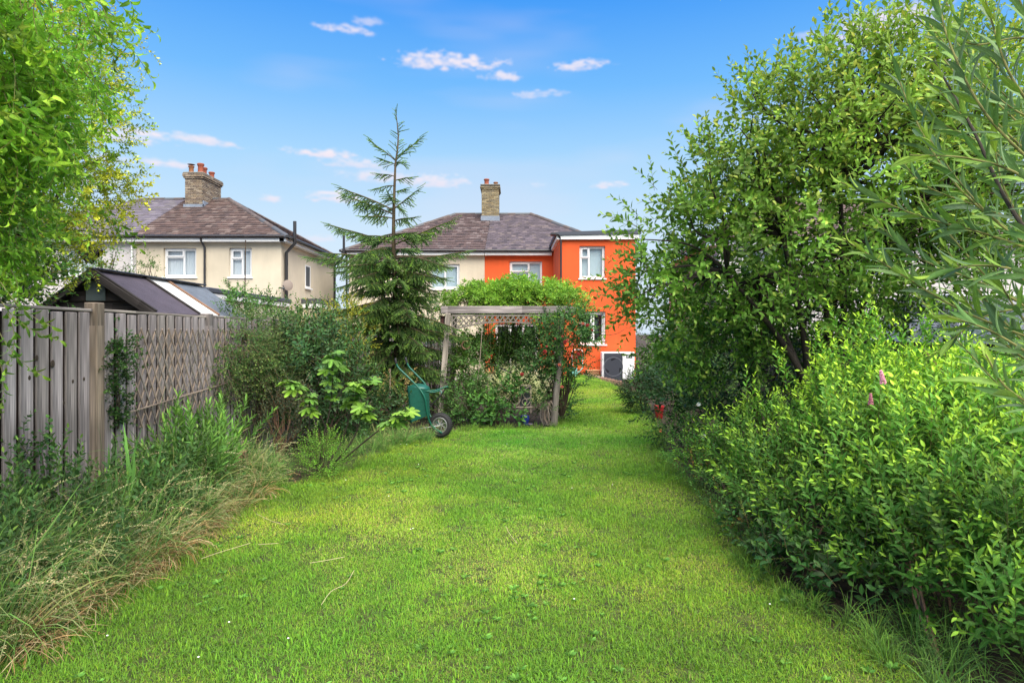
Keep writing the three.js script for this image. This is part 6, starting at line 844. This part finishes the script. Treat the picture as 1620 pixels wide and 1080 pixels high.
  extra.sort((a, b) => a[3] - b[3]); extra.slice(0, 300).forEach(([m, g, c]) => place('leaf', gs[g], ms[c], t, m));
  const rest = extra.slice(300), im = new THREE.InstancedMesh(gs[0], leafMat({ vc: false, coat: .5, trans: .28 }), rest.length), cc = new THREE.Color(); im.name = 'foliage'; im.userData.kind = 'stuff'; im.castShadow = im.receiveShadow = true; const sh = new THREE.Matrix4().makeTranslation(-base.x, 0, -base.z); rest.forEach(([m, , c], k) => { im.setMatrixAt(k, sh.clone().multiply(m)); im.setColorAt(k, cc.setRGB(...cols[c])); }); t.add(im);
}
// white flowers, daisies, straws and a leaf overhead
{
  const fg = new MB(); for (let k = 0; k < 7; k++) fg.add(leafGeo({ len: .022, wid: .018, shape: 'round', seg: 2, curl: .6, petiole: 0 }), new THREE.Matrix4().makeRotationFromEuler(new THREE.Euler(1.1, k * .9, 0, 'YXZ'))); const g = fg.geo(), wm = leafMat({ col: [.75, .75, .68], vc: false, map: false, coat: 0 });
  [[1105, 640, 9], [1113, 690, 8.4], [1130, 705, 8.2], [1127, 725, 8], [1045, 682, 10.4]].forEach(([x, y, d], k) => { const f = thing('flower', ['white flower nearest the dark bush, highest in the right border', 'white flower in the middle of the right border', 'cream flower just below the middle of the right border', 'lowest white flower in the right border', 'small red flower at the corner of the lawn edge planting'][k], 'flower', P(x, y, d)); place('petals', g, k === 4 ? leafMat({ col: [.7, .12, .08], vc: false, map: false }) : wm, f, aim(P(x, y, d), V(-.2, .6, .8), k, 1.9)); put('flower_stem', pipeGeo([P(x, y, d), P(x + 2, y + 26, d + .05)], .003), M.turf, f); });
  const r = rng(381), dm = new MB(); for (let k = 0; k < 26; k++) { const z = -3.2 - r() * 9, x = -2.4 + r() * 4.3; if (!inLawn(x, z)) continue; dm.add(new THREE.SphereGeometry(.0065, 7, 4).scale(1, .5, 1).translate(x, .05, z)); } tag(put('daisies', dm.geo(), std([.8, .8, .76]), scene), 'scattered small white daisies in the lawn', 'daisies', null, 'stuff');
  const straw = std([.5, .42, .25], { roughness: .9 });
  [[[318, 893], [343, 884], [395, 868]], [[800, 840], [806, 852], [818, 868]], [[508, 968], [525, 945], [545, 935], [560, 912]], [[405, 820], [430, 832], [450, 838]], [[490, 900], [520, 895], [545, 890]], [[408, 870], [440, 868]]].forEach((p, k) => tag(put('straw', pipeGeo(curve(p.map(([x, y]) => G(x, y).setY(.045)), 10), .0018), straw, scene), ['dry straw on the lawn by the left bed, pointing at the brown grass', 'dark-ended twig lying in the middle of the lawn', 'longest bent straw on the lawn, left of centre near the camera', 'curved dry stalk on the lawn below the fig tree', 'thin straw lying across the lawn left of centre', 'short straw beside the left bed edge'][k], 'straw', null));
  const lf = thing('leaf', 'single green leaf hanging into the top edge of the sky', 'leaf', P(1137, 4, 2)); place('blade', leafGeo({ len: .05, wid: .028, seg: 5, curl: .4 }), leafMat({ col: [.09, .2, .03], vc: false }), lf, aim(P(1132, -18, 2), V(.25, -1, .2), 1, 1)); put('leaf_stalk', pipeGeo([P(1132, -18, 2), P(1120, -60, 2)], .0018), M.twig, lf);
}

shrub('hedge', 'leafy hedge closing the gap between the orange house and the pale house on the right', 'hedge', V(6.2, 0, -24), { seed: 391, n: 420, blobs: [BW(5.6, 1.3, -24, .9, 1.3, .6), BW(7, 1.4, -23, 1.2, 1.4, .7), BW(8.6, 1.1, -20, 1.4, 1.1, .8)], cut: .25, scale: [1.2, 1.9], col: warm(.4) }, midSp, LEAF, { stems: 6, r0: .03 });

{ // clover and flat rosettes in the turf
  const m = new MB(), r = rng(401), g = leafGeo({ len: .045, wid: .022, seg: 3, curl: .5, fold: .15 }); for (let k = 0; k < 9; k++) m.add(g, aim(V(0, .004, 0), V(Math.cos(k * 2.4), .32 + r() * .3, Math.sin(k * 2.4)), 0, .6 + r() * .6).multiply(new THREE.Matrix4().makeRotationY(0)), tint([.085, .2, .03], r, .25));
  const list = []; while (list.length < 320) { const z = -2.7 - Math.pow(r(), 1.4) * 9, x = -2.7 + r() * 4.9; if (inLawn(x, z) && fbm(x * 1.4 + 3, z * 1.4, 6, 2) > .42 + r() * .14) list.push([x, z]); }
  const im = new THREE.InstancedMesh(m.geo(), GRASS, list.length), c = new THREE.Color(); im.name = 'lawn_weeds'; scene.add(im); tag(im, 'small flat leafy weeds and clover dotted through the lawn', 'weeds', null, 'stuff'); list.forEach(([x, z], k) => { const s = .4 + r() * .6; im.setMatrixAt(k, new THREE.Matrix4().makeRotationY(r() * 6.28).scale(V(s, s, s)).setPosition(x, .022 + .02 * (fbm(x * 1.3, z * 1.3, 2, 3) - .5), z)); const t = .8 + r() * .5; im.setColorAt(k, c.setRGB(t, t, t)); });
}

for (const o of scene.children) numberKids(o);
renderer.render(scene, camera);
